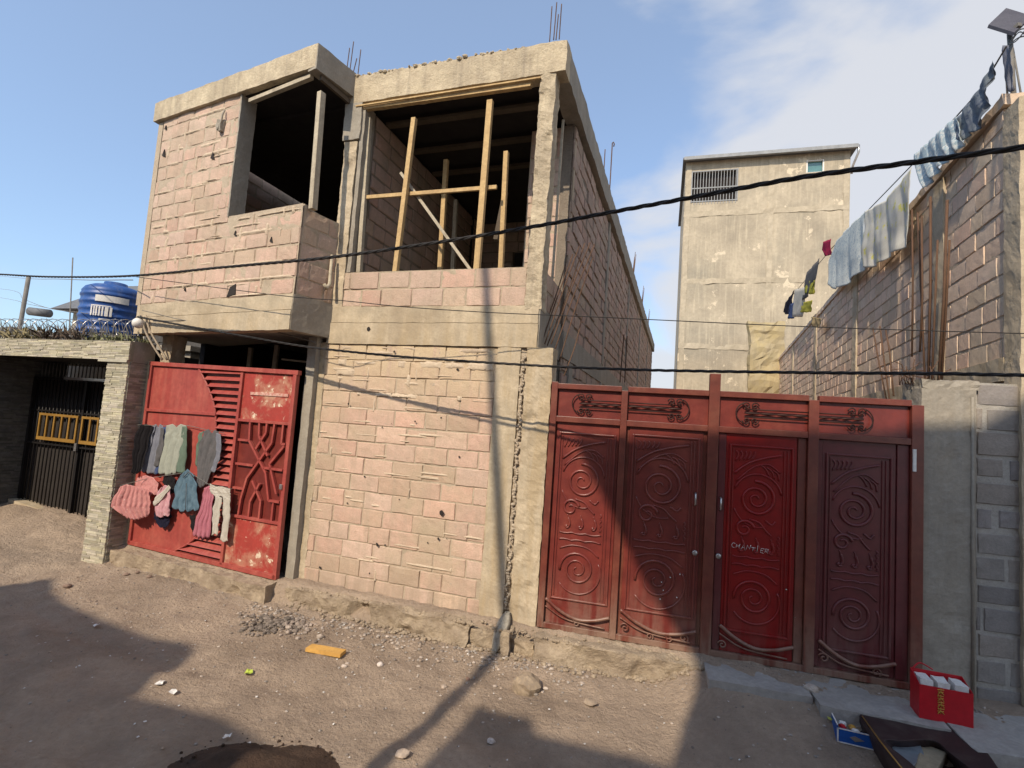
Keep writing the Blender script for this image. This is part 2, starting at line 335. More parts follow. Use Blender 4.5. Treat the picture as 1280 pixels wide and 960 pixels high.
def smears(mb, F, u0, u1, z0, z1, n, seed, w=0, rows=None, lmax=.55, hmax=.05, thick=.006):
    r = random.Random(seed)
    for _ in range(n):
        L_ = r.uniform(.08, lmax); H_ = r.uniform(.018, hmax); cu = r.uniform(u0+L_*.4, u1-L_*.4)
        cz = z0+round((r.uniform(z0, z1)-z0)/rows)*rows if rows and r.random() < .8 else r.uniform(z0+.03, z1-.03)
        if rows and r.random() < .25: L_, H_ = H_, L_*.45
        nu, nz_ = max(4, int(L_/.02)), max(3, int(H_/.012)); vs = []; sd = r.uniform(0, 50)
        for j in range(nz_+1):
            for i in range(nu+1):
                a, b = i/nu*2-1, j/nz_*2-1
                e = 1+.55*noise.noise(Vector((a*L_*9, b*1.2, sd))); k_ = max(abs(a), abs(b))
                uu = cu+a*L_/2*(1+.15*noise.noise(Vector((b*2, sd, 0)))); zz = cz+b*H_/2*e
                zz = min(max(zz, z0), z1); uu = min(max(uu, u0), u1)
                d = -thick*(1-k_**4)+.010*k_**6+.004*noise.noise(Vector((uu*40, zz*40, sd)))
                vs.append(F.p(uu, w+d-.004, zz))
        mb.add(vs, [(j*(nu+1)+i, j*(nu+1)+i+1, (j+1)*(nu+1)+i+1, (j+1)*(nu+1)+i) for j in range(nz_) for i in range(nu)], smooth=True)
def curve_pts(pts, n=8):              # Catmull-Rom through 2-D or 3-D tuples
    P = [Vector(p) for p in pts]; P = [P[0]*2-P[1]]+P+[P[-1]*2-P[-2]]; o = []
    for i in range(1, len(P)-2):
        for k in range(n):
            t = k/n; a, b, c, d = P[i-1], P[i], P[i+1], P[i+2]
            o.append(.5*((2*b)+(c-a)*t+(2*a-5*b+4*c-d)*t*t+(3*b-a-3*c+d)*t**3))
    o.append(P[-2]); return o
# ================================================================== GROUND
FY = [(-60, 24), (-12, 9.5), (-8.1, 8.04), (-5.5, 7.22), (-5.25, 7.42), (-2.7, 6.42), (.44, 5.52), (3.7, 4.67), (8, 3.6), (60, -10)]
def fy(x):
    for (a, b), (c, d) in zip(FY[:-1], FY[1:]):
        if a <= x <= c: return b+(d-b)*(x-a)/(c-a)
    return FY[-1][1] if x > 0 else FY[0][1]
def sst(a, b, x):
    t = min(1, max(0, (x-a)/(b-a))); return t*t*(3-2*t)
def zg(x, y):
    s = fy(x)-y
    k_ = sst(2.0, 1.4, x); dd = .20+.05*sst(-3.2, -1.0, x)
    z = -.33*sst(.05, 1.5, s)*(1-k_) + k_*(-dd*sst(.02, .14, s)-(.33-dd)*sst(.2, 1.5, s))
    if x < -5.3: z = z*(1-sst(-5.3, -5.5, x)) + sst(-5.3, -5.5, x)*(-.22-.11*sst(.0, 1.2, s)+.24*sst(-.1, 1.0, -s)*sst(-5.3, -7.5, x)+.06*sst(-.1, .5, -s)) + .08*sst(-6, -9, x)
    p = Vector((x, y, 0))
    if -14 < x < 10 and s > .3:      # wheel ruts along the street
        z -= .028*math.exp(-((s-1.55-.12*sin(x*1.3))/.16)**2)+.028*math.exp(-((s-2.9-.15*sin(x*1.1+1))/.18)**2)
        z += .018*abs(noise.noise(p*1.7+Vector((4, 4, 0))))
    if -14 < x < 10 and -8 < y < 12:
        z += .040*noise.noise(p*.9)*sst(0, .4, s) + .022*noise.noise(p*3.3) + .017*noise.noise(p*8) + .007*noise.noise(p*22)
    return z
def axis(lo, hi, f0, f1, fine, big):
    a = []; x = f0
    while x <= f1: a.append(x); x += fine
    st = fine; x = f0
    l = []
    while x > lo: st *= 1.35; x -= st; l.append(x)
    st = fine; x = a[-1]; r_ = []
    while x < hi: st *= 1.35; x += st; r_.append(x)
    return l[::-1]+a+r_
gx = axis(-400, 400, -7.5, 4.8, .035, 1); gy = axis(-400, 900, 2.6, 8.6, .035, 1)
g = MB(); g.add([(x, y, zg(x, y)) for y in gy for x in gx], [(j*len(gx)+i, j*len(gx)+i+1, (j+1)*len(gx)+i+1, (j+1)*len(gx)+i) for j in range(len(gy)-1) for i in range(len(gx)-1)], smooth=True)
o = g.build('ground', M['dirt']); tag(o, None, None, kind='structure')
def on_ground(px, py):
    z = -.3
    for _ in range(12):
        p = at_z(px, py, z); z = zg(p.x, p.y)
    return Vector((p.x, p.y, z))
# worn concrete pavement slabs by the red gate and the right pillar
pv = MB()
for (a, b, c_, d_) in ((1.62, 2.44, -.50, .05), (2.46, 3.35, -.62, .05)):
    pv.rough(FG2, a, b, c_, d_, -.16, -.012, cell=.05, amp=.012, ns=4)
pv.rough(FS, -.06, 3.2, -.86, .02, -.30, -.014, cell=.06, amp=.012, ns=4)
o = pv.build('pavement', M['slabgrey']); tag(o, None, None, kind='structure')

# stones
def stone(mb, c, r, rr, col=None, flat=.6):
    vs = []; fs = []; k = 6; seed = Vector((rr.uniform(0, 99), rr.uniform(0, 99), 0)); rings = 4
    a0 = rr.uniform(0, 3); sx, sy = rr.uniform(.7, 1.3), rr.uniform(.7, 1.2)
    for i in range(rings+1):
        th = pi*i/rings
        for j in range(k):
            ph = 2*pi*j/k+a0; d = Vector((sin(th)*cos(ph), sin(th)*sin(ph), cos(th)))
            q = r*(1+.35*noise.noise(d*1.4+seed))
            vs.append(Vector(c)+Vector((d.x*q*sx, d.y*q*sy, d.z*q*flat)))
    for i in range(rings):
        for j in range(k): fs.append((i*k+j, i*k+(j+1) % k, (i+1)*k+(j+1) % k, (i+1)*k+j))
    cc = col or rr.choice([(1, 1, 1), (.7, .7, .7), (1.2, 1.15, 1.1), (.5, .47, .45), (.9, .8, .7)])
    mb.add(vs, fs, cc)
rs = random.Random(3)
pb = MB()
for i in range(2300):
    x = rs.uniform(-5.5, 4.2); s = abs(rs.gauss(0, 1))*1.3+.05; y = fy(x)-s
    if y < 2.4: continue
    r_ = rs.choice([.003, .004, .004, .005, .006, .008, .013])
    stone(pb, (x, y, zg(x, y)+r_*.25), r_, rs)
for k in range(520):                   # finer rubble gathered at the foot of the plinth
    x = rs.uniform(-2.9, .9); y = fy(x)-.26-abs(rs.gauss(0, .22)); r_ = rs.uniform(.006, .022)
    stone(pb, (x, y, zg(x, y)+r_*.3), r_, rs)
tag(pb.build('pebbles', M['stone']), 'loose pebbles and grit scattered over the dirt street', 'pebbles', kind='stuff')
gb = MB(); c0 = on_ground(345, 782)
for k in range(620):
    u_ = rs.gauss(0, .20); v_ = rs.gauss(0, .09)+.05*sin(u_*9); x = c0.x+u_*.95+v_*.3; y = c0.y-u_*.30+v_*.95; r_ = rs.choice([.006, .008, .010, .012, .015, .020, .028])
    h = .035*math.exp(-(u_/.28)**2-(v_/.16)**2)
    g_ = rs.uniform(.18, .62) if u_ < .1 else rs.uniform(.4, 1.1)
    stone(gb, (x, y, zg(x, y)+h*rs.random()+r_*.3), r_, rs, col=(g_, g_*.93, g_*.88))
tag(gb.build('gravel_heap', M['stone']), 'small heap of dark grey gravel below the red clothes gate', 'gravel', kind='stuff')
# single rocks
def rock(px, py, r, label, col, seed, flat=.7, name='rock', mt='stone', lift=.3):
    mb = MB(); c = on_ground(px, py); rr = random.Random(seed); vs = []; k = 14; n = 9
    sd = Vector((seed*3.1, 1, 2)); sx, sy = rr.uniform(.85, 1.2), rr.uniform(.8, 1.1)
    for i in range(n+1):
        th = pi*i/n
        for j in range(k):
            ph = 2*pi*j/k; d = Vector((sin(th)*cos(ph), sin(th)*sin(ph), cos(th)))
            q = r*(1+.30*noise.noise(d*1.3+sd)+.10*noise.noise(d*4+sd))
            vs.append(c+Vector((d.x*q*sx, d.y*q*sy, d.z*q*flat+r*lift)))
    mb.add(vs, [(i*k+j, i*k+(j+1) % k, (i+1)*k+(j+1) % k, (i+1)*k+j) for i in range(n) for j in range(k)], col)
    return tag(mb.build(name, M[mt]), label, 'rock')
rock(657, 862, .12, 'large rounded tan rock at the foot of the concrete pillar', (.80, .70, .55), 5, flat=.85)
rock(1015, 862, .05, 'small pale angular stone under the carved red gate', (1.2, 1.15, 1.1), 6)
rock(555, 860, .028, 'small sandy stone lying alone in the sunlit dirt', (1.05, .95, .85), 8)
rock(475, 832, .03, 'white stone right of the yellow plank', (1.6, 1.6, 1.65), 9)
rock(614, 928, .03, 'pale stone at the corner of the street shadow', (1.3, 1.3, 1.35), 10)
rock(738, 880, .055, 'flat long stone half buried in front of the carved gate', (.85, .75, .62), 12, flat=.35)
rock(503, 945, .05, 'pale crumbled stone near the bottom edge of the street', (1.2, 1.08, .95), 13, flat=.35)
for k, (px, py, r_1, lab) in enumerate(((158, 719, .035, 'dark clod under the left end of the clothes gate'), (172, 716, .028, 'small dark clod between two others under the clothes gate'), (187, 722, .032, 'reddish brown clod under the washing'), (213, 722, .03, 'upright brown lump below the gate louvres'), (84, 734, .045, 'flat stone on the sunlit dirt near the tiled pillar'))):
    rock(px, py, r_1, lab, (.55, .42, .36), 30+k, flat=.6)
rock(400, 797, .035, 'pale stone on the edge of the gravel heap', (1.0, .95, .9), 41); rock(430, 834, .024, 'small white stone below the wooden plank', (1.4, 1.35, 1.3), 42); rock(585, 850, .022, 'small rust coloured stone in the sunlit dirt', (.9, .6, .45), 43)
# heap of wet soil at the bottom of the picture
mh = MB(); c = on_ground(300, 985); vs = []; n = 40
for j in range(n+1):
    for i in range(n+1):
        a, b = i/n*2-1, j/n*2-1; x = c.x+a*.72; y = c.y+b*.52; rr_ = hypot(a, b)
        h = .11*sst(1.0, .25, rr_+.14*noise.noise(Vector((a*2.2, b*2.2, 0))))
        vs.append((x, y, zg(x, y)-.012+h*(1+.3*noise.noise(Vector((a*5, b*5, 1))))))
mh.add(vs, [(j*(n+1)+i, j*(n+1)+i+1, (j+1)*(n+1)+i+1, (j+1)*(n+1)+i) for j in range(n) for i in range(n)], smooth=True)
for k in range(110):
    a, b = rs.uniform(-1, 1), rs.uniform(-1, 1); rr_ = hypot(a, b)
    if rr_ > 1.05: continue
    x = c.x+a*.72; y = c.y+b*.52; h = .11*sst(1.0, .25, rr_+.14*noise.noise(Vector((a*2.2, b*2.2, 0))))
    stone(mh, (x, y, zg(x, y)+h-.004), rs.uniform(.005, .014), rs, flat=.8)
tag(mh.build('soil_heap', M['mud']), 'low heap of dark wet soil on the dirt street', 'soil heap')

# ================================================================== UNFINISHED HOUSE
house = thing('unfinished_house', 'unfinished two storey block house with open upper room and jutting bay', 'house', (-1.2, 8, 0))
B = MB(); Mm = MB()
blocks(B, Mm, FM, .58, 2.92, -.25, 2.93, bl=.40, bh=.205, gap=.010, jit=.004, seed=11, mamp=.004, mrec=.012)
o = B.build('block_wall', M['block'], house); Mm.build('mortar_bed', M['mortar_l'], o)
sm = MB(); smears(sm, FM, .60, 2.90, 0, 2.90, 46, 5, rows=.198, lmax=.4, hmax=.032, thick=.005); smears(sm, FM, .60, 2.90, 2.3, 2.90, 26, 6, rows=.198, lmax=.4, hmax=.09); tag(sm.build('smeared_mortar', M['smear'], o), None, None, kind='stuff')
ch = MB(); rc = random.Random(9)
for k in range(15):
    u_, z = rc.uniform(.7, 2.8), rc.uniform(.1, 2.8); s_ = rc.uniform(.006, .018); ch.add([FM.p(u_+cos(a*pi/3)*s_*rc.uniform(.5, 1.3), -.0095, z+sin(a*pi/3)*s_*rc.uniform(.5, 1.5)) for a in range(6)], [list(range(6))])
tag(ch.build('pockmark_shade', M['dark'], o), None, None, kind='stuff')  # small cavities as flat dark marks, their shade painted on
B = MB(); Mm = MB()
blocks(B, Mm, FM, .30, 2.74, 3.40, 3.85, bl=.42, bh=.22, gap=.014, seed=12)
FRT = Frame(FM.p(.13, 0, 0).xy, to=FM.p(.13, 5, 0).xy)
blocks(B, Mm, FRT, .0, 1.0, 2.95, 3.85, bl=.42, bh=.22, gap=.02, seed=13)
o = B.build('parapet_wall', M['blockbay'], house); Mm.build('mortar_bed', M['mortar'], o)
# pilasters
q = MB(); q.rough(FM, .31, .585, -.012, .16, -.30, 2.94, cell=.035, amp=.007, ns=7); q.build('pilaster', M['conc'], house)
q = MB(); q.rough(FM, -.06, .235, -.02, .20, -.30, 2.93, cell=.03, amp=.012, ns=9, bite=.03); q.build('pilaster', M['conc'], house)
q = MB(); q.rough(FM, .225, .325, .012, .16, -.30, 2.94, cell=.025, amp=.014, ns=14, bite=.05); q.build('formwork_seam', M['mortar_l'], house)
q = MB(); q.rough(FM, 2.90, 3.10, .0, .40, -.30, 2.94, cell=.035, amp=.010, ns=8, bite=.015); q.build('pilaster', M['conc'], house)
# mortar slobber rib down the seam
rb = MB(); r_ = random.Random(5)
for k in range(170):
    z = .15+2.7*k/170+r_.uniform(-.01, .01); u_ = .275+.012*sin(k*.7)+r_.uniform(-.012, .012)
    stone(rb, FM.p(u_, -.012, z), r_.uniform(.010, .022), r_, col=(1, 1, 1), flat=.9)
rb.build('mortar_ridge', M['mortar_l'], house)
# ring beam (two board lifts)
q = MB(); q.rough(FM, .13, 2.90, -.022, .16, 2.93, 3.195, cell=.04, amp=.006, ns=6)
q.rough(FM, .135, 2.86, -.014, .16, 3.202, 3.40, cell=.04, amp=.007, ns=6)
q.build('ring_beam', M['conc'], house)
q = MB(); q.rough(FRT, -.0, 1.0, -.012, .10, 2.93, 3.40, cell=.06, amp=.006, ns=6); q.build('ring_beam', M['concgrey'], house)  # shaded return, coloured greyer and darker than the sunlit front
kn = MB()
for (px, py, r_) in ((462, 412, .030), (557, 414, .026), (494, 440, .014), (553, 641, .032), (473, 681, .017), (549, 673, .015), (437, 505, .014), (520, 527, .012)):
    u_, z = FM.on(px, py); c = FM.p(u_, -.03, z)
    vs = [FM.p(u_+cos(a*pi/5)*r_*(.8+.4*((a*7) % 3)/3), -.0245, z+sin(a*pi/5)*r_*(.8+.4*((a*5) % 4)/4)) for a in range(10)]
    kn.add(vs, [list(range(10))])
kn.build('putlog_hole_shade', M['dark'], house)  # flat dark patches; the shade inside the holes is painted
# columns of the open storey
q = MB(); q.rough(FM, .115, .30, -.015, .19, 3.36, 6.13, cell=.03, amp=.014, ns=9, bite=.03); q.build('column', M['concroof'], house)
FSd = Frame((-2.66, 5.98), to=FM.p(2.88, 0, 0).xy)
q = MB(); q.rough(FM, 2.735, 2.93, -.012, .22, 3.35, 5.60, cell=.03, amp=.011, ns=9, bite=.02); q.build('column', M['conc'], house)
q = MB(); q.rough(FM, 2.70, 2.96, -.03, .24, 5.62, 6.12, cell=.05, amp=.008, ns=7); q.build('column_head', M['concgrey'], house)
q = MB(); q.rough(FM, 2.66, 2.715, -.0, .22, 3.85, 6.10, cell=.05, amp=.006, ns=7); q.build('column_face', M['concgrey'], house)
# roof slab, edge beams
rf = MB(); rf.rough(FM, 0.0, 2.93, -.03, .18, 6.115, 6.49, cell=.035, amp=.010, ns=5)
rr_ = random.Random(8)
for k in range(260): stone(rf, FM.p(rr_.uniform(.5, 2.92), rr_.uniform(-.035, .1), 6.49+rr_.uniform(-.006, .012)), rr_.uniform(.012, .034), rr_, flat=.7)
rf.build('roof_beam', M['concroof'], house)
FSW = Frame(FM.p(0, 0, 0).xy, to=FM.p(0, 5, 0).xy)
q = MB(); q.rough(FSW, .185, 20.6, 0.0, .22, 6.12, 6.49, cell=.10, amp=.012, ns=4); q.build('roof_beam', M['concgrey'], house)  # flank side of the beam, its shade put into a darker grey
q = MB(); q.box(FM, .2, 6.0, .16, 20.5, 6.19, 6.32); q.build('roof_slab', M['dark'], house)  # soffit shade painted in as near black
# side wall of the long flank
FF = Frame(FM.p(.08, 1.0, 0).xy, to=FM.p(.08, 9, 0).xy)
B = MB(); Mm = MB()
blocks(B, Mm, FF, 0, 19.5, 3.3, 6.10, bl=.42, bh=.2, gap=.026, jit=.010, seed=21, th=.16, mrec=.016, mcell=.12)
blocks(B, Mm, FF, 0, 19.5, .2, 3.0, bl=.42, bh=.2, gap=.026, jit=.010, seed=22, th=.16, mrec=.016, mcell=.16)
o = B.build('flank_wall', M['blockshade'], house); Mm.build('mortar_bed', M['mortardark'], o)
q = MB(); q.rough(FF, 0, 19.5, -.012, .16, 2.98, 3.32, cell=.12, amp=.01, ns=4)
for s_ in (3.3, 7.4, 11.5, 15.6): q.rough(FF, s_, s_+.22, -.016, .16, 0, 2.98, cell=.1, amp=.008, ns=5); q.rough(FF, s_, s_+.22, -.016, .16, 3.33, 6.11, cell=.1, amp=.008, ns=5)
q.rough(FF, 0.35, .60, -.03, .1, .1, 2.95, cell=.06, amp=.012, ns=6)
q.build('flank_frame', M['concgrey'], house)
# front return of the flank wall seen through the open corner
B = MB(); Mm = MB()
blocks(B, Mm, FM, .085, .70, 3.4, 6.1, w=1.02, bl=.40, bh=.2, gap=.014, seed=23)
o = B.build('inner_pier', M['blockbay'], house); Mm.build('mortar_bed', M['mortar'], o)
# inside
B = MB(); Mm = MB()
FI = Frame(FM.p(2.66, .2, 0).xy, to=FM.p(2.66, 5, 0).xy)
blocks(B, Mm, FI, .05, 3.8, 3.45, 6.1, bl=.4, bh=.2, seed=31, gap=.02, mrec=.014)
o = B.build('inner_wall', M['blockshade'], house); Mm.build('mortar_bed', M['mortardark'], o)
B = MB(); Mm = MB()
blocks(B, Mm, FM, .3, 2.66, 3.45, 6.1, w=4.0, bl=.4, bh=.2, seed=32, gap=.02, holes=[(1.0, 1.9, 3.45, 5.5)], mrec=.014)
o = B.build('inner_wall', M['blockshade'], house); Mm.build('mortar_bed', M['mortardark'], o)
q = MB(); q.box(FM, .2, 2.9, .10, 20.4, 3.22, 3.385); q.box(FM, 2.9, 6.4, .5, 20.4, 3.22, 3.385); q.build('floor_slab', M['concgrey'], house)
q = MB(); q.box(FM, .10, 6.1, 20.2, 20.4, 0, 6.15); q.box(FM, -.0+.25, 6.1, 7.9, 8.0, 3.4, 6.1); q.build('rear_wall', M['blockshade'], house)
# ---------------- bay
BR = MB(); Mm = MB()
blocks(BR, Mm, FB, .0, 3.17, 3.43, 6.32, bl=.40, bh=.207, gap=.016, seed=41, holes=[(-.01, 1.385, 4.545, 6.4)], mamp=.0055, mrec=.008, jit=.006)
blocks(BR, Mm, FSd, .03, FSd.on(403, 420)[0] if False else .56, 3.43, 4.50, bl=.40, bh=.207, gap=.016, seed=42)
FBL = Frame(FB.p(3.17, 0, 0).xy, to=FM.p(6.2, 6, 0).xy)
blocks(BR, Mm, FBL, .02, 5.0, 3.43, 6.3, bl=.4, bh=.207, seed=43, gap=.02)
o = BR.build('bay_wall', M['blockbay'], house); Mm.build('mortar_bed', M['mortar_l'], o)
sm = MB(); smears(sm, FB, .02, 1.37, 3.45, 4.52, 34, 15, rows=.206, lmax=.8, hmax=.05); smears(sm, FB, 1.42, 3.14, 3.45, 6.2, 70, 16, rows=.206, lmax=.6, hmax=.05); tag(sm.build('smeared_mortar', M['smear'], o), None, None, kind='stuff')
q = MB(); q.rough(FB, -.004, 3.23, -.014, .14, 3.00, 3.235, cell=.04, amp=.006, ns=6); q.rough(FB, -.002, 3.22, -.006, .14, 3.243, 3.43, cell=.04, amp=.007, ns=6)
q.build('bay_beam', M['conc'], house)
q = MB(); q.rough(FSd, .0, .57, -.012, .12, 3.0, 3.43, cell=.05, amp=.006, ns=6); q.build('bay_beam', M['concgrey'], house)  # shaded side of the bay beam, darker in colour than its front
# jamb
q = MB(); q.rough(FB, 1.375, 1.40, -.006, .22, 4.54, 6.24, cell=.05, amp=.007, ns=7); q.build('window_jamb', M['concgrey'], house)
# bay floor and roof
def slab(z0, z1, name, mt, ov=0.0):
    a = [FB.p(-.0-ov*.3, -ov, 0), FB.p(3.2+ov, -ov, 0), FM.p(6.1, 1.2, 0), FM.p(2.9, .2, 0), FM.p(2.86, .0, 0)]
    s_ = MB(); n = len(a); s_.add([(p.x, p.y, z0) for p in a]+[(p.x, p.y, z1) for p in a], [list(range(n)), list(range(2*n-1, n-1, -1))]+[(i, (i+1) % n, n+(i+1) % n, n+i) for i in range(n)])
    return s_.build(name, mt, house)
slab(3.03, 3.40, 'bay_floor', M['concgrey'], -.03)
slab(6.24, 6.44, 'bay_ceiling', M['dark'], -.04)  # near-black colour stands in for shade under the slab
q = MB(); q.rough(FB, -.03, 3.36, -.05, .14, 6.245, 6.535, cell=.035, amp=.009, ns=5)
for k in range(150): stone(q, FB.p(rr_.uniform(.1, 3.3), rr_.uniform(-.03, .1), 6.535+rr_.uniform(-.008, .008)), rr_.uniform(.010, .024), rr_, flat=.7)
q.build('bay_roof_edge', M['concroof'], house)
FSr = Frame(FB.p(-.035, -.05, 0).xy, to=FM.p(2.86, -.03, 0).xy)
q = MB(); q.rough(FSr, 0, .60, -.01, .14, 6.21, 6.535, cell=.05, amp=.006, ns=5); q.build('bay_roof_edge', M['concgrey'], house)  # shaded side of the roof edge, given a darker colour
q = MB(); q.box(FM, 2.66, 6.4, 3.6, 3.7, 3.4, 6.3); q.build('bay_rear_wall', M['dark'], house)  # coloured near black so the room behind the bay window looks unlit
# formwork boards left under the slabs
q = MB(); q.bar(FM.P(452, 137, .02), FM.P(664, 107, .02), .022, .03, Vector((0, 0, 1))); q.bar(FM.P(445, 133, -.035), FM.P(676, 97, -.035), .010, .012, Vector((0, 0, 1))); q.build('formwork_board', M['wood'], house, bevel=.003)
q = MB(); q.bar(FB.P(313, 127, .03), FB.P(390, 96, .03), .026, .03, Vector((0, 0, 1))); q.build('formwork_board', M['woodgrey'], house, bevel=.003)
q = MB(); q.bar(FB.p(-.01, .06, 6.17), FSd.p(.55, .03, 6.15), .03, .02, Vector((0, 0, 1))); q.build('formwork_board', M['wooddark'], house)
q = MB()
for k in range(3): q.bar(FM.p(.3+k*.0, .5+k*.7, 6.10), FM.p(2.65, .5+k*.7, 6.10), .02, .05, Vector((0, 0, 1)))
q.build('formwork_joists', M['wooddark'], house)
# torn pipe and rag on the bay's side, rag on the bay front
q = MB(); a = FSd.p(.44, -.03, 3.95)
q.tube([FSd.p(.47, -.02, 4.05), FSd.p(.46, -.04, 3.80), FSd.p(.45, -.06, 3.66), FSd.p(.40, -.07, 3.60), FSd.p(.36, -.07, 3.64)], [.018, .022, .026, .026, .02], 8); q.build('drain_pipe', M['woodgrey'], house)
q = MB(); u_, z = FB.on(278, 157); q.rough(FB, u_-.05, u_+.04, -.07, .01, z-.10, z+.05, cell=.03, amp=.03, ns=9)
q.tube([FB.p(u_-.04, -.02, z+.20), FB.p(u_-.055, -.05, z+.12), FB.p(u_-.045, -.05, z), FB.p(u_, -.06, z-.1)], .012, 6); q.build('broken_pipe', M['concgrey'], house)
q = MB(); u_, z = FB.on(290, 362); q.prism(FB, [(u_-.09, z-.07), (u_+.08, z-.10), (u_+.03, z+.03), (u_-.08, z+.07)], -.012, .005); q.build('wall_hole_shade', M['dark'], house)  # hole drawn as a dark plate, its shade put into the colour
q = MB()
for (px, py, s_) in ((267, 195, .05), (206, 192, .05), (295, 292, .03), (340, 300, .03), (232, 362, .022), (208, 160, .03)):
    u_, z = FB.on(px, py); q.prism(FB, [(u_-s_*.7, z-s_*1.2), (u_+s_, z-s_*.6), (u_+s_*.2, z+s_*1.3)], -.012, .004)
q.build('wall_hole_shade', M['dark'], house)  # smaller holes, likewise dark plates with painted shade
# starter bars
def rod(P0, P1, r=.006, parent=house, name='rebar', bend=0, hook=False):
    q = MB(); d = P1-P0; mid = P0+d*.5+Vector((bend, 0, 0)); pts = curve_pts([P0, mid, P1], 5)
    if hook: pts += [P1+Vector((.02, 0, .02)), P1+Vector((.04, 0, -.02)), P1+Vector((.03, 0, -.07))]
    q.tube(pts, r, 5); return q.build(name, M['rustbar'], parent)
for (a, b, c, d) in ((432, 98, 437, 60), (436, 98, 442, 52), (447, 96, 451, 62), (440, 97, 446, 73), (687, 52, 690, 8), (692, 50, 696, 3), (695, 50, 698, 18), (699, 49, 702, 5)):
    rod(FM.P(a, b, .08), FM.P(c, d, .08), .0065)
for (a, b, c, d, w_) in ((762, 240, 764, 208, 1.0),):
    P0 = FSW.P(a, b, .1); rod(P0, P0+Vector((0, 0, 1.0)), .012, hook=True); rod(P0+Vector((-.15, -.1, 0)), P0+Vector((-.15, -.1, .8)), .010)
q = MB()
for s_ in (9.0, 12.5, 16.0):
    for k in range(4): 
        p = FSW.p(s_+k*.08, .05+.03*(k % 2), 6.4); q.tube([p, p+Vector((.05, .03, .55+.1*k))], .008, 5)
q.build('rebar_cluster', M['rustbar'], house)
rng2 = random.Random(4)
for (a, b, c, d) in ((676, 432, 716, 318), (681, 430, 724, 308), (684, 432, 731, 304), (689, 430, 738, 303), (694, 436, 743, 306), (672, 428, 707, 330), (699, 452, 741, 322), (705, 470, 728, 395)):
    rod(FM.P(a, b, .16+rng2.uniform(0, .12)), FM.P(c, d, .55+rng2.uniform(0, .15)), .0075, bend=rng2.uniform(-.03, .03))
for (a, b, c, d) in ((775, 478, 780, 418), (781, 478, 784, 420)):
    rod(at_y(a, b, 9), at_y(c, d, 9), .010)
# plinth along the foot of the wall
q = MB(); q.rough(FM, .62, 2.98, -.25, .02, -.40, -.035, cell=.026, amp=.048, ns=3.2, bite=.16)
q.rough(FM, -.10, .60, -.17, .02, -.40, -.08, cell=.026, amp=.045, ns=4, bite=.12)
q.rough(FG2, .0, 1.64, -.26, .05, -.40, -.03, cell=.03, amp=.042, ns=3.4, bite=.10)
q.rough(FG1, -.05, 2.85, -.20, .05, -.26, -.025, cell=.03, amp=.030, ns=4, bite=.08)
rq = random.Random(77)
for k in range(900):
    u_ = rq.uniform(-3.3, 2.95); w_ = -.20-abs(rq.gauss(0, .06)) if rq.random() < .7 else rq.uniform(-.25, -.02)
    F_ = FM if u_ > -.1 else None
    P_ = FM.p(u_, w_, 0) if u_ > -.1 else FG2.p(-u_-.1, w_, 0)
    if u_ < -1.7: continue
    zz = zg(P_.x, P_.y)+.01 if w_ < -.22 else -.035
    stone(q, (P_.x, P_.y, zz), rq.uniform(.008, .030), rq, flat=.7)
q.build('plinth', M['plinth'], house)
# yard behind the clothes gate, its shade painted on as near-black walls
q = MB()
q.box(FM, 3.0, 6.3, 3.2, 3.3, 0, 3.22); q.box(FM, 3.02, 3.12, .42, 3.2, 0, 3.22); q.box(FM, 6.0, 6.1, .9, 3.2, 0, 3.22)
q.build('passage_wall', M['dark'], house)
q = MB(); q.rough(FG1, 2.50, 2.72, .10, .32, 0, 3.02, cell=.06, amp=.02, ns=6); q.build('passage_pier', M['conc'], house)
q = MB(); q.bar(FG1.p(1.35, .9, 2.3), FG1.p(1.33, .9, 3.02), .03, .03, Vector((1, 0, 0))); q.build('passage_post', M['woodgrey'], house); q = MB(); q.bar(FG1.p(2.2, 1.2, 2.2), FG1.p(2.21, 1.2, 3.02), .03, .03, Vector((1, 0, 0))); q.build('passage_post', M['woodgrey'], house); q = MB(); q.bar(FG1.p(.1, .7, 2.72), FG1.p(1.0, .7, 2.78), .012, .012, Vector((0, 0, 1))); q.build('passage_batten', M['woodgrey'], house)

# ---------------- timber props (each can be lifted away)
def prop(pts, w0, w1, hw, hd, label, mt='wood', name='timber_prop', F=FM):
    q = MB(); (a, b), (c, d) = pts; q.bar(F.P(a, b, w0), F.P(c, d, w1), hw, hd, Vector((F.U.x, F.U.y, 0)) if abs(b-d) > 60 else Vector((0, 0, 1)))
    return tag(q.build(name, M[mt], bevel=.003), label, 'timber', 'timbers shoring the open upper storey')
prop([(462, 148), (449, 341)], .10, .10, .028, .03, 'weathered upright timber beside the left column of the open room', 'woodgrey')
prop([(518, 148), (494, 343)], .06, .06, .030, .03, 'bright slanted upright timber left of centre in the open room')
prop([(613, 126), (596, 340)], .06, .06, .036, .03, 'thick bright upright timber right of centre in the open room')
prop([(558, 200), (550, 338)], 1.0, 1.0, .032, .03, 'upright timber standing deeper inside, between the two bright props', 'wood')
prop([(633, 190), (626, 338)], .30, .30, .028, .03, 'upright timber in half shade next to the corner column')
prop([(632, 240), (620, 300)], .75, .75, .03, .03, 'short dark upright timber deep behind the corner column', 'wooddark')
prop([(443, 248), (621, 234)], .115, .115, .024, .016, 'long horizontal timber tied across the upright props')
prop([(501, 216), (590, 340)], .16, .16, .018, .014, 'thin pale diagonal brace crossing the open room', 'woodgrey')
prop([(570, 250), (566, 338)], 1.9, 1.9, .03, .03, 'grey upright timber farthest back in the open room', 'woodgrey')
prop([(402, 116), (391, 262)], .10, .10, .034, .04, 'pale upright timber at the corner of the bay window', 'woodgrey', F=FB)
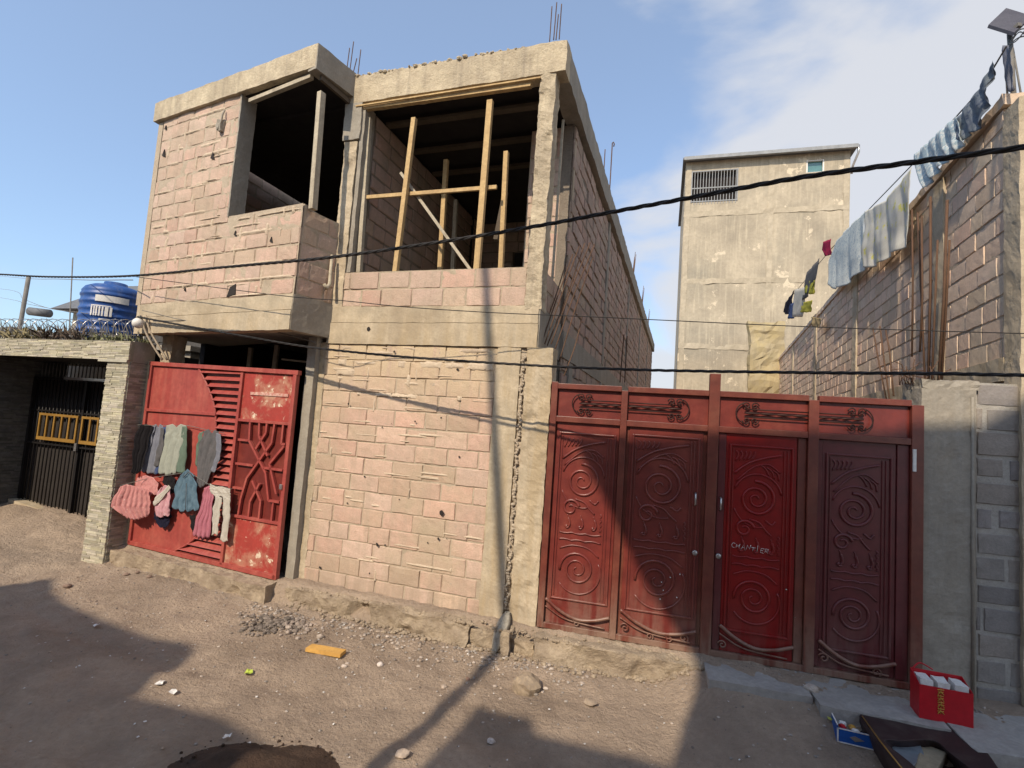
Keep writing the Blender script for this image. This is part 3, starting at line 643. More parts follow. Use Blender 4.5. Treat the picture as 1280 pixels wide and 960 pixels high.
prop([(704, 150), (690, 355)], .60, .60, .014, .014, 'thin upright batten between the corner column and flank wall', 'woodgrey')
# ================================================================== GATE WITH THE CLOTHES
gate = thing('sheet_metal_gate', 'red sheet metal gate with louvres and lattice, hung with washing', 'gate', tuple(FG1.p(1.35, 0, 0)))
G = FG1
def gbox(rects, name, mt, w0, w1, bevel=.003, F=G, parent=None):
    q = MB()
    for (a, b, c, d) in rects: q.box(F, a, b, w0, w1, c, d)
    return q.build(name, M[mt], parent or gate, bevel=bevel)
for r_ in ((2.68, 2.73, .03, 2.59), (-.02, .035, .0, 2.55), (.885, .93, .03, 2.50)): gbox([r_], 'upright', 'red', -.03, .03)
q = MB(); q.bar(G.p(2.74, -.0, 2.585), G.p(-.04, 0, 2.525), .028, .033, Vector((0, 0, 1))); q.build('cross_rail', M['red'], gate, bevel=.003); q = MB(); q.bar(G.p(2.72, 0, .045), G.p(-.01, 0, .025), .028, .03, Vector((0, 0, 1))); q.build('cross_rail', M['red'], gate, bevel=.003); q = MB(); q.bar(G.p(2.70, -.005, 1.915), G.p(1.31, -.005, 1.93), .02, .025, Vector((0, 0, 1))); q.build('cross_rail', M['red'], gate, bevel=.003)
arc = curve_pts([(1.74, 2.53), (1.52, 2.28), (1.34, 1.98), (1.27, 1.6), (1.24, 1.2), (1.27, .8), (1.34, .42), (1.52, .22), (1.80, .06)], 5)
q = MB(); q.prism(G, [(p.x, p.y) for p in arc]+[(2.69, .06), (2.69, 2.56)], .000, .006); q.build('left_sheet', M['red'], gate)
q = MB(); q.tube([G.p(p.x, -.008, p.y) for p in arc], .014, 6); q.build('curved_bar', M['red'], gate)
q = MB(); q.box(G, .93, 1.75, .035, .04, .06, 2.53); q.build('louvre_back', M['redpan'], gate)
for k in range(27):                                    # tilted louvre blades between curve and upright
    z = .10+k*.0915
    ul = 1.25
    for p, p2 in zip(arc[:-1], arc[1:]):
        if min(p.y, p2.y) <= z <= max(p.y, p2.y): ul = p.x+(p2.x-p.x)*(z-p.y)/(p2.y-p.y+1e-9)
    q = MB(); q.hexa([G.p(.925, -.026, z), G.p(ul, -.026, z), G.p(ul, .026, z+.05), G.p(.925, .026, z+.05), G.p(.925, -.022, z+.006), G.p(ul, -.022, z+.006), G.p(ul, .030, z+.056), G.p(.925, .030, z+.056)])
    q.build('louvre', M['red'], gate)
gbox([(.035, .885, 1.90, 2.51)], 'upper_sheet', 'redrust', .0, .006)
gbox([(.035, .885, .05, .645)], 'lower_sheet', 'redrust', .0, .006)
gbox([(.10, .74, 2.215, 2.255)], 'weld_strip', 'steel', -.012, -.001); bpy.data.objects['weld_strip'].data.materials[0] = mat('chipped_white', (.62, .45, .38), (.42, .12, .09), sc1=30, bump=.2)
gbox([(.035, .885, 1.865, 1.90)], 'lattice_rail', 'red', -.025, .02); gbox([(.035, .885, .645, .68)], 'lattice_rail', 'red', -.025, .02)
gbox([(.035, .885, .66, 1.89)], 'lattice_back', 'redpan', .022, .028)
L0, L1, LZ0, LZ1 = .06, .86, .68, 1.865
def lat(pts, r_=.014):
    q = MB(); P = [Vector((L1-(L1-L0)*x, LZ1-(LZ1-LZ0)*y)) for x, y in pts]
    for a, b in zip(P[:-1], P[1:]): q.bar(G.p(a.x, -.002, a.y), G.p(b.x, -.002, b.y), r_, .018, Vector((G.U.x, G.U.y, 0)) if abs(a.y-b.y) > abs(a.x-b.x) else Vector((0, 0, 1)))
    q.build('lattice_bar', M['red'], gate)
for pts in ([(.22, 0), (.24, .20), (.66, .52), (.78, .80)], [(.74, 0), (.72, .20), (.28, .60), (.20, .82), (.18, 1)], [(.42, 0), (.44, .14), (.66, .34)], [(.58, 0), (.58, .10), (.40, .28)],
            [(.40, .62), (.62, .82), (.62, 1)], [(.56, .64), (.40, .84), (.40, 1)], [(.98, .22), (.72, .42), (.92, .72)], [(0, .20), (.22, .20)], [(0, .46), (.38, .46)], [(0, .72), (.22, .72)], [(.60, .47), (1, .47)], [(.78, .80), (1, .80)], [(.92, 0), (.92, .20), (1, .20)], [(.88, 1), (.88, .82)]):
    lat(pts)
q = MB(); q.box(G, .015, .055, -.05, -.028, 1.08, 1.14); q.build('lock', M['steel'], gate, bevel=.004)
q = MB(); q.box(G, 2.735, 2.80, -.02, .06, 0, 2.62); q.build('gate_post', M['conc'], gate)
q = MB(); q.rough(G, -.17, -.035, .10, .2, 0, 3.0, cell=.05, amp=.006, ns=6); q.build('gate_post', M['concgrey'], gate)

# ---------------- washing on the gate
def cloth(name, F, w, rows, label, cat, mt, group, n=44, m=40, fold=.0095, nf=5, seed=0, par=None, taper=True):
    r = random.Random(seed+100); ph = r.uniform(0, 6)
    R_ = []
    for row in rows:                       # row: list of pixels -> points on the plane, resampled by length
        P = [Vector(F.on(px, py, w)) for px, py in row]; P = [Vector((p[0], p[1])) for p in P]
        ln = [0]
        for a, b in zip(P[:-1], P[1:]): ln.append(ln[-1]+(b-a).length)
        o = []
        for i in range(n+1):
            t = ln[-1]*i/n; k = 0
            while k < len(ln)-2 and ln[k+1] < t: k += 1
            s_ = (t-ln[k])/max(1e-6, ln[k+1]-ln[k]); o.append(P[k].lerp(P[k+1], s_))
        R_.append(o)
    vs = []; K = len(R_)-1
    for j in range(m+1):
        t = j/m*K; k = min(K-1, int(t)); s_ = t-k
        for i in range(n+1):
            p = R_[k][i].lerp(R_[k+1][i], s_); f = i/n; v = j/m
            amp = fold*((.35+.65*v) if taper else 1)
            q1 = f*nf*2*pi+ph+1.5*sin(v*2.2+ph)+1.4*noise.noise(Vector((f*2, v*2, seed+7)))
            tri = abs(((q1/(2*pi)) % 1)*2-1)*2-1
            d = amp*(tri*.75+.25*sin(q1*2.1)+noise.noise(Vector((f*4, v*2.2, seed)))*.9) + .004*noise.noise(Vector((f*6, v*7, seed+5)))
            hem = .020*v*v*noise.noise(Vector((f*8, 2, seed+3)))+.012*v*sin(q1)
            vs.append(F.p(p.x+.030*noise.noise(Vector((.3+f*.8, v*5, seed+9)))*(1 if 0 < j else .3), w-abs(fold)-.004+d, p.y+hem))
    q = MB(); q.add(vs, [(j*(n+1)+i, j*(n+1)+i+1, (j+1)*(n+1)+i+1, (j+1)*(n+1)+i) for j in range(m) for i in range(n)], smooth=True)
    o = q.build(name, mt, par)
    s_ = o.modifiers.new('s', 'SOLIDIFY'); s_.thickness = .0025
    if label: tag(o, label, cat, group)
    return o
def fabric(name, a, b=None, sc1=14, print_=None, psc=20, pthr=.58, rough=.95):
    m_ = mat(name, a, b, sc1=sc1, bump=.25, bsc=120, rough=rough, spec=.1, chips=print_, chipthr=pthr, chipsc=psc, bdist=.004)
    t = m_.node_tree; b_ = t.nodes['Principled BSDF']; tr = t.nodes.new('ShaderNodeBsdfTranslucent'); mx_ = t.nodes.new('ShaderNodeMixShader'); mx_.inputs[0].default_value = .35   # thin cloth lets light through
    t.links.new(b_.inputs['Base Color'].links[0].from_socket, tr.inputs[0]); t.links.new(b_.outputs[0], mx_.inputs[1]); t.links.new(tr.outputs[0], mx_.inputs[2]); t.links.new(mx_.outputs[0], t.nodes['Material Output'].inputs[0])
    return m_
CG = 'clothes drying on the red gate'
fb = {k: fabric('cloth_'+k, *v) for k, v in dict(black=((.03, .027, .03), (.02, .018, .02)), greyblue=((.30, .31, .36), (.22, .23, .28)), pale=((.50, .52, .44), (.40, .42, .36)), green=((.20, .27, .21), (.16, .22, .17)), dgrey=((.19, .18, .185), (.13, .13, .135)),
     pink=((.78, .40, .38), (.66, .29, .28), 14, (.80, .58, .54), 16, .60), ltpink=((.76, .44, .48), (.66, .36, .40), 14, (.80, .70, .68), 12, .58), rose=((.62, .24, .30), (.54, .19, .25)), cream=((.70, .66, .58), (.60, .56, .49)), navy=((.025, .025, .05), (.018, .018, .035)), denim=((.18, .28, .36), (.11, .19, .26)), blue=((.10, .15, .30), (.08, .11, .24))).items()}
FDs = Frame(FG1.P(196, 540, -.04).xy, to=FP.p(.05, -.04, 0).xy)
tag(cloth('shirt', FDs, .0, [[(176, 531), (184, 530), (192, 533)], [(170, 545), (180, 546), (187, 550)], [(167, 565), (176, 567), (184, 568)], [(164, 590), (170, 592), (176, 590)]], None, None, fb['black'], None, seed=1, nf=2), 'black shirt with small white chest print, leftmost of the upper row', 'shirt', CG)
o = bpy.data.objects['shirt']
q = MB(); a = G.on(174, 547, -.09); q.prism(G, [(a[0]-.03, a[1]-.02), (a[0]+.03, a[1]-.03), (a[0]+.025, a[1]+.005), (a[0]-.005, a[1]+.035)], -.100, -.096); q.build('chest_print', M['white'], o)
o = cloth('shirt', G, -.045, [[(191, 533), (196, 530), (199, 534), (202, 530), (206, 534)], [(186, 550), (197, 552), (205, 552)], [(176, 588), (190, 592), (199, 592)]], 'grey blue long shirt hanging beside the black shirt', 'shirt', fb['greyblue'], CG, seed=2, nf=3)
cloth('sleeve', G, -.055, [[(191, 534), (196, 533)], [(185, 552), (191, 552)], [(177, 577), (182, 579)]], None, None, fb['greyblue'], None, seed=71, nf=1, n=8, par=o)
cloth('sleeve', G, -.06, [[(202, 534), (206, 536)], [(200, 556), (206, 556)], [(193, 582), (199, 583)]], None, None, fb['dgrey'], None, seed=72, nf=1, n=8, par=o)
o = cloth('shirt', G, -.055, [[(209, 532), (217, 530), (222, 534), (227, 530), (234, 532)], [(207, 548), (221, 550), (232, 550)], [(199, 592), (212, 593), (222, 591)]], 'pale long sleeved top in the middle of the upper row', 'shirt', fb['pale'], CG, seed=3, nf=3)
cloth('sleeve', G, -.045, [[(203, 535), (209, 533)], [(203, 560), (209, 560)], [(193, 592), (200, 592)]], None, None, fb['blue'], None, seed=4, nf=1, n=8, par=o)
cloth('sleeve', G, -.06, [[(229, 533), (235, 533)], [(226, 555), (235, 556)], [(220, 591), (232, 590)]], None, None, fb['green'], None, seed=5, nf=1, n=8, par=o)
o = cloth('sweater', G, -.05, [[(256, 539), (262, 536), (266, 542), (270, 537), (275, 541)], [(251, 556), (264, 560), (274, 560)], [(247, 585), (257, 588), (266, 588)], [(248, 607), (253, 609), (260, 605)]], 'dark grey sweater hung by the curved gate bar', 'sweater', fb['dgrey'], CG, seed=6, nf=3)
cloth('sleeve', G, -.04, [[(250, 541), (256, 539)], [(247, 558), (251, 558)], [(245, 583), (249, 583)]], None, None, fb['green'], None, seed=7, nf=1, n=6, par=o)
cloth('sleeve', G, -.06, [[(272, 541), (277, 543)], [(272, 565), (278, 566)], [(265, 588), (270, 590)]], None, None, fb['greyblue'], None, seed=8, nf=1, n=6, par=o)
FDr = Frame(FG1.P(194, 612, -.08).xy, to=FP.p(.34, -.14, 0).xy)
cloth('dress', FDr, .0, [[(152, 608), (160, 605), (172, 608), (186, 611)], [(146, 618), (160, 620), (180, 620), (190, 620)], [(139, 634), (150, 632), (178, 634), (189, 634)], [(152, 642), (160, 647), (175, 649), (187, 643)]], 'wide pink gathered dress, leftmost of the lower row', 'dress', fb['pink'], CG, seed=9, nf=7, fold=.022)
cloth('blouse', G, -.07, [[(174, 597), (184, 594), (194, 597)], [(170, 606), (185, 608), (199, 604)], [(172, 612), (184, 620), (198, 616)]], 'small salmon pink blouse behind the wide pink dress', 'blouse', fb['pink'], CG, seed=10, nf=4, fold=.013)
o = cloth('jacket', G, -.085, [[(203, 610), (209, 606), (215, 609)], [(196, 622), (207, 622), (215, 622)], [(197, 633), (206, 636), (214, 634)], [(197, 646), (206, 646), (213, 643)]], 'small light pink baby jacket with crossed sleeves', 'jacket', fb['ltpink'], CG, seed=11, nf=2, fold=.02)
cloth('sleeve', G, -.11, [[(212, 606), (215, 610)], [(200, 618), (204, 624)], [(192, 628), (195, 633)]], None, None, fb['cream'], None, seed=12, nf=1, n=6, par=o)
cloth('trousers', G, -.05, [[(196, 636), (206, 640), (216, 634)], [(194, 648), (206, 650), (215, 646)], [(198, 655), (206, 661), (212, 655)]], 'small navy blue trousers hanging below the baby jacket', 'trousers', fb['navy'], CG, seed=13, nf=2)
cloth('trousers', G, -.045, [[(206, 596), (213, 594), (221, 598)], [(206, 606), (213, 607), (220, 606)], [(212, 616), (216, 617), (220, 614)]], 'short black trousers between the pink blouse and denim dress', 'trousers', fb['black'], CG, seed=14, nf=2)
o = cloth('denim_dress', G, -.07, [[(227, 594), (236, 586), (245, 595)], [(221, 607), (234, 606), (247, 606)], [(218, 622), (232, 624), (248, 622)], [(216, 634), (232, 639), (249, 637)]], 'light blue denim pinafore dress in the lower row', 'dress', fb['denim'], CG, seed=15, nf=4, fold=.013)
q = MB(); q.tube([G.P(229, 597, -.11), G.P(236, 590, -.11), G.P(242, 597, -.11)], .006, 5); q.tube([G.P(233, 604, -.115), G.P(232, 636, -.12)], .004, 5); q.build('strap', fb['dgrey'], o)
cloth('dress', G, -.06, [[(257, 610), (263, 607), (269, 609)], [(254, 628), (260, 630), (268, 628)], [(241, 668), (251, 671), (262, 672)]], 'long plain rose pink dress beside the white trousers', 'dress', fb['rose'], CG, seed=16, nf=4, fold=.013)
o = cloth('trousers', G, -.07, [[(263, 604), (270, 608), (279, 608), (289, 611)], [(265, 618), (274, 620), (281, 622), (289, 624)]], 'cream white trousers with two hanging legs, rightmost of the washing', 'trousers', fb['cream'], CG, seed=17, nf=2)
cloth('trouser_leg', G, -.07, [[(270, 619), (279, 622)], [(268, 645), (276, 646)], [(266, 668), (273, 668)]], None, None, fb['cream'], None, seed=18, nf=1, n=8, par=o)
cloth('trouser_leg', G, -.075, [[(280, 621), (289, 623)], [(280, 645), (288, 646)], [(276, 676), (285, 677)]], None, None, fb['cream'], None, seed=19, nf=1, n=8, par=o)
cloth('scarf', G, -.05, [[(238, 644), (246, 643)], [(240, 655), (245, 655)], [(242, 664), (245, 664)]], 'thin dark red rag hanging below the denim dress', 'rag', fb['black'], CG, seed=20, nf=1, n=5)
cord = MB(); cord.tube([FDs.P(172, 531, 0), G.P(200, 532, -.05), G.P(236, 532, -.04), G.P(262, 538, -.05), G.P(280, 541, -.04)], .004, 5)
tag(cord.build('clothes_line', M['cableg']), 'thin cord strung across the gate above the upper row of clothes', 'cord')
cord = MB(); cord.tube([FDr.P(150, 607, 0), G.P(185, 598, -.08), G.P(236, 590, -.07), G.P(262, 606, -.07), G.P(290, 611, -.06)], .004, 5)
tag(cord.build('clothes_line', M['cableg']), 'lower thin cord carrying the pink and denim clothes', 'cord')

# ================================================================== CARVED RED GATE
cg = thing('carved_panel_gate', 'red brown four panel gate with embossed scrolls and wrought iron trim', 'gate', tuple(FG2.p(1.7, 0, 0)))
C2 = FG2
def rb2(name, rects, mt, w0, w1, bevel=.004):
    q = MB()
    for (a, b, c, d) in rects: q.box(C2, a, b, w0, w1, c, d)
    return q.build(name, M[mt], cg, bevel=bevel)
for a, b, z1, mt_ in ((-.005, .062, 2.56, 'redfr'), (.735, .80, 2.50, 'redfr'), (1.592, 1.692, 2.715, 'redfr'), (2.488, 2.575, 2.50, 'redfr'), (3.33, 3.425, 2.50, 'redfr')):
    rb2('upright', [(a, b, .0, z1)], mt_, -.035, .045)
for a, b in ((.062, .735), (.80, 1.592), (1.692, 2.488), (2.575, 3.33)):
    rb2('top_rail', [(a, b, 2.488, 2.545)], 'redfr', -.03, .04)
    rb2('middle_rail', [(a, b, 2.135, 2.195)], 'redfr', -.028, .04)
    rb2('transom_sheet', [(a, b, 2.195, 2.488)], 'redpan', .012, .02)
    rb2('back_sheet', [(a, b, .055, 2.135)], 'redfr' if a < 2.5 else 'maroon', .021, .027)
    rb2('bottom_rail', [(a, b, .0, .055)], 'redfr', -.03, .04)
def spiral(cx, cz, r0, r1, turns, a0, n=40, sgn=1):
    return [(cx+(r0+(r1-r0)*i/n)*cos(a0+sgn*2*pi*turns*i/n), cz+(r0+(r1-r0)*i/n)*sin(a0+sgn*2*pi*turns*i/n)) for i in range(n+1)]
def relief(a, b, z0, z1, mt_, nm):
    W_ = b-a; cx = a+W_*.43
    pn = rb2('door_panel', [(a-.03, b+.03, .055, 2.135)], mt_, .010, .018)
    bd = MB()
    for (p, q_, r_, s_) in ((a, a+.018, z0, z1), (b-.018, b, z0, z1), (a+.018, b-.018, z0, z0+.018), (a+.018, b-.018, z1-.018, z1)): bd.box(C2, p, q_, -.008, .012, r_, s_)
    for (p, q_, r_, s_) in ((a+.035, a+.045, z0+.035, z1-.035), (b-.085, b-.075, z0+.035, z1-.035), (b-.055, b-.045, z0+.035, z1-.035)): bd.box(C2, p, q_, -.001, .012, r_, s_)
    o_ = bd.build('moulding', M[mt_], cg, bevel=.005)
    em = MB()
    k = W_/.58; cx = a+.05+(b-.09-a-.05)/2; hw = (b-.09-a-.05)/2
    def T(pts, r_): em.tube([C2.p(x, .004, z) for x, z in pts], [v*1.25 for v in r_] if isinstance(r_, list) else r_*1.25, 7)
    def S(cx_, cz_, R, turns, a0, sgn, r_=.009): T(spiral(cx_, cz_, .02, R, turns, a0, 46, sgn), [r_*(.6+.5*i/46) for i in range(47)])
    zt = z0+(z1-z0)
    def Z(f): return z0+(z1-z0)*f
    S(cx-.01, Z(.71), .80*hw, 2.2, .4, 1, .011)
    T([(cx+hw*.98*cos(t), Z(.72)+hw*1.02*sin(t)) for t in [radians(10+i*8) for i in range(20)]], .007)
    T([(cx+hw*1.0*cos(t)-.0, Z(.70)+hw*1.15*sin(t)) for t in [radians(200+i*8) for i in range(12)]], .006)
    T([tuple(p) for p in curve_pts([(cx-hw, Z(.84)), (cx-hw*.4, Z(.90)), (cx+hw*.3, Z(.935)), (cx+hw*.95, Z(.955))], 6)], .009)
    T([tuple(p) for p in curve_pts([(cx-hw*.9, Z(.80)), (cx-hw*.2, Z(.88)), (cx+hw*.4, Z(.90)), (cx+hw*.9, Z(.86))], 6)], .006)
    for i in range(5): T([tuple(p) for p in curve_pts([(cx-hw*.95+i*hw*.17, Z(.91)+i*.006), (cx-hw*.85+i*hw*.17, Z(.945)), (cx-hw*.95+i*hw*.2, Z(.965))], 4)], .006)
    for i in range(3): T([tuple(p) for p in curve_pts([(cx+hw*.1+i*hw*.25, Z(.895)-i*.02), (cx+hw*.3+i*hw*.25, Z(.875)-i*.02), (cx+hw*.45+i*hw*.2, Z(.84)-i*.02)], 4)], .006)
    S(cx-hw*.50, Z(.545), .40*hw, 1.35, 2.4, -1, .011)
    T([tuple(p) for p in curve_pts([(cx-hw*.3, Z(.60)), (cx+hw*.1, Z(.585)), (cx+hw*.35, Z(.55)), (cx+hw*.6, Z(.52))], 6)], .007)
    T([tuple(p) for p in curve_pts([(cx+hw*.35, Z(.60)), (cx+hw*.6, Z(.58)), (cx+hw*.75, Z(.60))], 6)], .007)
    for i in range(3):
        x = cx-hw*.62+i*hw*.60
        T([tuple(p) for p in curve_pts([(x-.02, Z(.435)), (x+.0, Z(.425)), (x+.028, Z(.445)), (x+.018, Z(.475)), (x+.0, Z(.505))], 5)], [.005]*8+[.010]*9+[.004]*4)
        T(spiral(x, Z(.435), .004, .020, .8, 1, 12), .008)
    for f_ in (.40, .352): T([(cx-hw*.95+2*hw*.95*i/30, Z(f_)+.011*abs(sin(i/30*3*pi+.3))*(-1 if f_ > .37 else 1)) for i in range(31)], .0065)
    S(cx-.01, Z(.185), .80*hw, 2.2, 2.0, 1, .010)
    T([(cx+hw*1.0*cos(t), Z(.175)+hw*1.0*sin(t)) for t in [radians(215+i*9) for i in range(20)]], .007)
    T([tuple(p) for p in curve_pts([(cx-hw*.9, Z(.30)), (cx-hw*.3, Z(.325)), (cx+hw*.4, Z(.315)), (cx+hw*.9, Z(.27))], 6)], .006)
    # the cog edge on the inner side
    T([(b-.12+(.014 if i % 4 in (1, 2) else 0), Z(.42)+.012*i) for i in range(16)], .005)
    em.build('embossed_scrolls', M[mt_], pn)
    # bowed bar and small curls under the panel
    bw = MB(); a_, b_ = a-.035, b+.03
    bw.tube([C2.p(p.x, -.025, p.y) for p in curve_pts([(a_-.0, .30), (a_+W_*.25, .20), (a_+W_*.55, .135), (a_+W_*.85, .15), (b_+.0, .20)], 8)], .017, 8)
    bw.build('bowed_bar', M['redfr'], cg)
    bw = MB(); bw.tube([C2.p(p.x, -.018, p.y) for p in curve_pts([(a_, .22), (a_+W_*.3, .13), (a_+W_*.6, .10), (b_-.05, .085)], 8)], .008, 6); bw.build('lower_bar', M['redfr'], cg)
    for (f_, z_, r_, s_) in nm:
        cu = MB(); cu.tube([C2.p(x, -.02, z) for x, z in spiral(a_+W_*f_, z_, .008, r_, 1.3, 1.0, 22, s_)], .007, 6); cu.build('curl', M['redfr'], cg)
relief(.105, .700, .30, 2.03, 'redpan', [(.55, .09, .035, 1)])
relief(.865, 1.525, .30, 2.06, 'redpan', [(.08, .13, .045, 1), (.45, .085, .035, -1), (.72, .085, .035, 1), (.93, .12, .045, -1)])
relief(1.800, 2.375, .25, 2.03, 'redbright', [(.05, .12, .04, 1)])
relief(2.650, 3.195, .22, 2.01, 'maroon', [(.08, .15, .045, 1), (.85, .10, .04, -1)])
# stile sheets either side of the embossed panels, darker maroon
for r_, mt_ in (((1.700, 1.768), 'maroon'), ((2.41, 2.484), 'redfr'), ((2.58, 2.618), 'maroon'), ((3.23, 3.326), 'maroon')):
    rb2('stile', [(r_[0], r_[1], .06, 2.13)], mt_, .0, .0095)
# wrought iron scrolls in the transom
def scrollwork(u0, u1, left):
    cz = 2.34
    q = MB()
    for dz in (-.038, .038): q.tube([C2.p(u0, -.02, cz+dz), C2.p(u1, -.02, cz+dz)], .0065, 5)
    tw = [(u0+(u1-u0)*i/24, cz) for i in range(25)]
    q.tube([C2.p(x, -.02, z) for x, z in tw], [.005+.008*abs(sin(i*pi/6)) for i in range(25)], 5)
    e = u0 if left else u1; s_ = 1 if left else -1
    for dz in (-1, 1):
        for dx in (.02, .095):
            q.tube([C2.p(x, -.022, z) for x, z in spiral(e+s_*dx, cz+dz*.072, .008, .036, 1.25, pi/2*dz, 22, s_*dz*(1 if dx < .05 else -1))], .0065, 5)
    q.tube([C2.p(e+s_*(.03-.105*cos(t)), -.02, cz+.105*sin(t)) for t in [radians(-75+150*i/16) for i in range(17)]], .0065, 5)
    q.build('iron_scrollwork', M['iron'], cg)
for a, b, l in ((.30, .735, True), (.80, 1.33, False), (1.92, 2.488, True), (2.575, 2.95, False)): scrollwork(a, b, l)
# handles and pulls
for u_, z, h in ((1.512, .948, 0), (1.728, .945, 0)):
    q = MB(); q.tube([C2.p(u_, -.01, z), C2.p(u_, -.05, z)], .020, 10); q.tube([C2.p(u_, -.05, z), C2.p(u_, -.055, z)], [.027, .02], 10); q.build('door_knob', M['steel'], cg)
for u_, z in ((1.50, 1.46), (1.735, 1.44)):
    q = MB(); q.tube([C2.p(u_, -.004, z-.06), C2.p(u_, -.04, z-.05), C2.p(u_, -.042, z+.05), C2.p(u_, -.004, z+.06)], .009, 8); q.build('pull_handle', M['steel'], cg)
sp = MB()
for (px, py) in ((827, 728), (829, 738), (838, 722), (850, 718), (825, 749), (846, 747), (983, 737), (994, 772), (769, 712), (775, 657)):
    u_, z = C2.on(px, py); sp.tube([C2.p(u_, .008, z), C2.p(u_, -.0, z)], .006, 6)
sp.build('paint_spots', M['white'], cg)
# handwriting in white chalk paint
GL = {'C': [[(.9, .9), (.4, 1), (.05, .5), (.4, 0), (.9, .1)]], 'H': [[(.1, 0), (.1, 1)], [(.85, 0), (.9, 1)], [(.1, .5), (.9, .5)]], 'A': [[(0, 0), (.5, 1), (1, 0)], [(.2, .35), (.8, .35)]], 'N': [[(.05, 0), (.1, 1), (.85, 0), (.95, 1)]],
      'T': [[(0, .95), (1, 1)], [(.5, 1), (.5, 0)]], 'I': [[(.5, 0), (.5, 1)]], 'E': [[(.9, 1), (.1, .95), (.1, .05), (.9, 0)], [(.1, .5), (.7, .5)]], 'R': [[(.1, 0), (.1, 1), (.8, .85), (.75, .55), (.1, .5), (.9, 0)]]}
tx = MB(); x = 1.842
for i, ch in enumerate('CHANTIER'):
    wd = .022 if ch == 'I' else .036
    for st in GL[ch]: tx.tube([C2.p(x+px*wd, -.0055, 1.035-.0025*i+py*(.046+.012*sin(i*4.1))+.006*sin(i*2.7)+.004*sin(px*5+i*3)) for px, py in [(a_+.22*b_-.1*sin(i*1.9), b_) for a_, b_ in st]], .0024, 4)
    x += wd+.009
tx.build('chalk_lettering', M['white'], cg)
tg = MB(); tg.box(C2, 3.335, 3.36, -.05, -.036, 1.90, 2.10); tg.build('paper_strip', M['white'], cg)
# ================================================================== STONE PORTAL (left)
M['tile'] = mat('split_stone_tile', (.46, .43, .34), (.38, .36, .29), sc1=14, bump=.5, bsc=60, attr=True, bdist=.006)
M['tileside'] = mat('shaded_side_tile', (.33, .31, .26), (.26, .25, .21), sc1=14, bump=.5, bsc=60, attr=True, bdist=.006)  # front tile colour darkened for the side face turned from the sun
M['tiledark'] = mat('shaded_split_stone', (.12, .12, .115), (.085, .085, .082), sc1=14, bump=.5, bsc=60, attr=True, bdist=.006)  # same stone painted dark for the reveal in shadow
portal = thing('stone_portal', 'entrance portal clad in narrow grey stone strips with flat lintel', 'gateway', tuple(FP.p(1.5, 0, 0)))
def tiles(mb, F, u0, u1, z0, z1, w, seed, hh=.026, ll=.16):
    r = random.Random(seed); z = z0
    while z < z1-.004:
        h = min(hh*r.uniform(.7, 1.2), z1-z); u_ = u0-r.uniform(0, ll)
        while u_ < u1:
            l = ll*r.uniform(.5, 1.3); a, b = max(u_, u0), min(u_+l, u1); u_ += l
            if b-a < .012: continue
            d = r.uniform(0, .010); g = r.choice([1, 1.15, .85, .7, 1.25, .95]); c = (g, g*r.uniform(.95, 1), g*r.uniform(.85, 1.0))
            mb.box(F, a+.0008, b-.0008, w-.004-d, w+.01, z+.0008, z+h-.0012, c)
        z += h
def clad(name, F, u0, u1, z0, z1, w, mt_, seed, depth=.2):
    depth = .02 if name == 'pillar_side' else depth
    q = MB(); tiles(q, F, u0, u1, z0, z1, w, seed); q.box(F, u0+.002, u1-.002, w+.008, w+depth, z0, z1-.003, (.6, .6, .55)); return q.build(name, M[mt_], portal)
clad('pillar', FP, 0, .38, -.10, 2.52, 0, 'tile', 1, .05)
FPs = Frame(FP.p(-.0, .0, 0).xy, to=FG1.p(2.80, .02, 0).xy, flip=-1)
if FPs.W.x > 0: FPs.W = -FPs.W      # face turned to the clothes gate
FPs_len = (FG1.p(2.80, .02, 0)-FP.p(0, 0, 0)).length*0+((FG1.p(2.80, .02, 0).xy-FP.p(0, 0, 0).xy).length)
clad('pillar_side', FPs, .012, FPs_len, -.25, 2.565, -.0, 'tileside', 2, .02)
clad('lintel', FP, -.02, 4.4, 2.545, 2.79, -.02, 'tile', 3, .05)
q = MB(); q.box(FPs, .03, FPs_len+.05, -.012, .02, 2.57, 2.87); q.build('lintel_side', M['concgrey'], portal)
q = MB(); q.box(FP, .0, .52, -.035, .04, 2.515, 2.55); q.build('pillar_cap', M['tile'], portal)
FPl = Frame(FP.p(3.28, .0, 0).xy, to=FP.p(3.12, 5, 0).xy)
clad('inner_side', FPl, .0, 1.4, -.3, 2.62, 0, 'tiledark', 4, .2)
q = MB(); q.box(FP, .75, 4.3, .05, 1.7, 2.57, 2.77); q.box(FP, .32, .75, .05, .7, 2.57, 2.77); q.build('porch_ceiling', M['dark'], portal)  # porch shade painted as a near-black ceiling
q = MB(); q.box(FP, .9, 4.6, 2.3, 2.4, -.1, 2.76); q.build('porch_wall', M['dark'], portal)  # near-black wall standing in for the shaded court
q = MB(); q.hexa([FP.p(.36, .72, -.1), FP.p(3.3, .72, -.1), FP.p(3.3, 1.05, -.1), FP.p(.36, 1.05, -.1), FP.p(.36, .72, .06), FP.p(3.3, .72, .36), FP.p(3.3, 1.05, .36), FP.p(.36, 1.05, .06)])
q.build('threshold', M['conc'], portal)
bgt = thing('black_iron_gate', 'black iron bar gate with gold painted panel, recessed in the stone portal', 'gate', tuple(FP.p(2.3, .85, .2)))
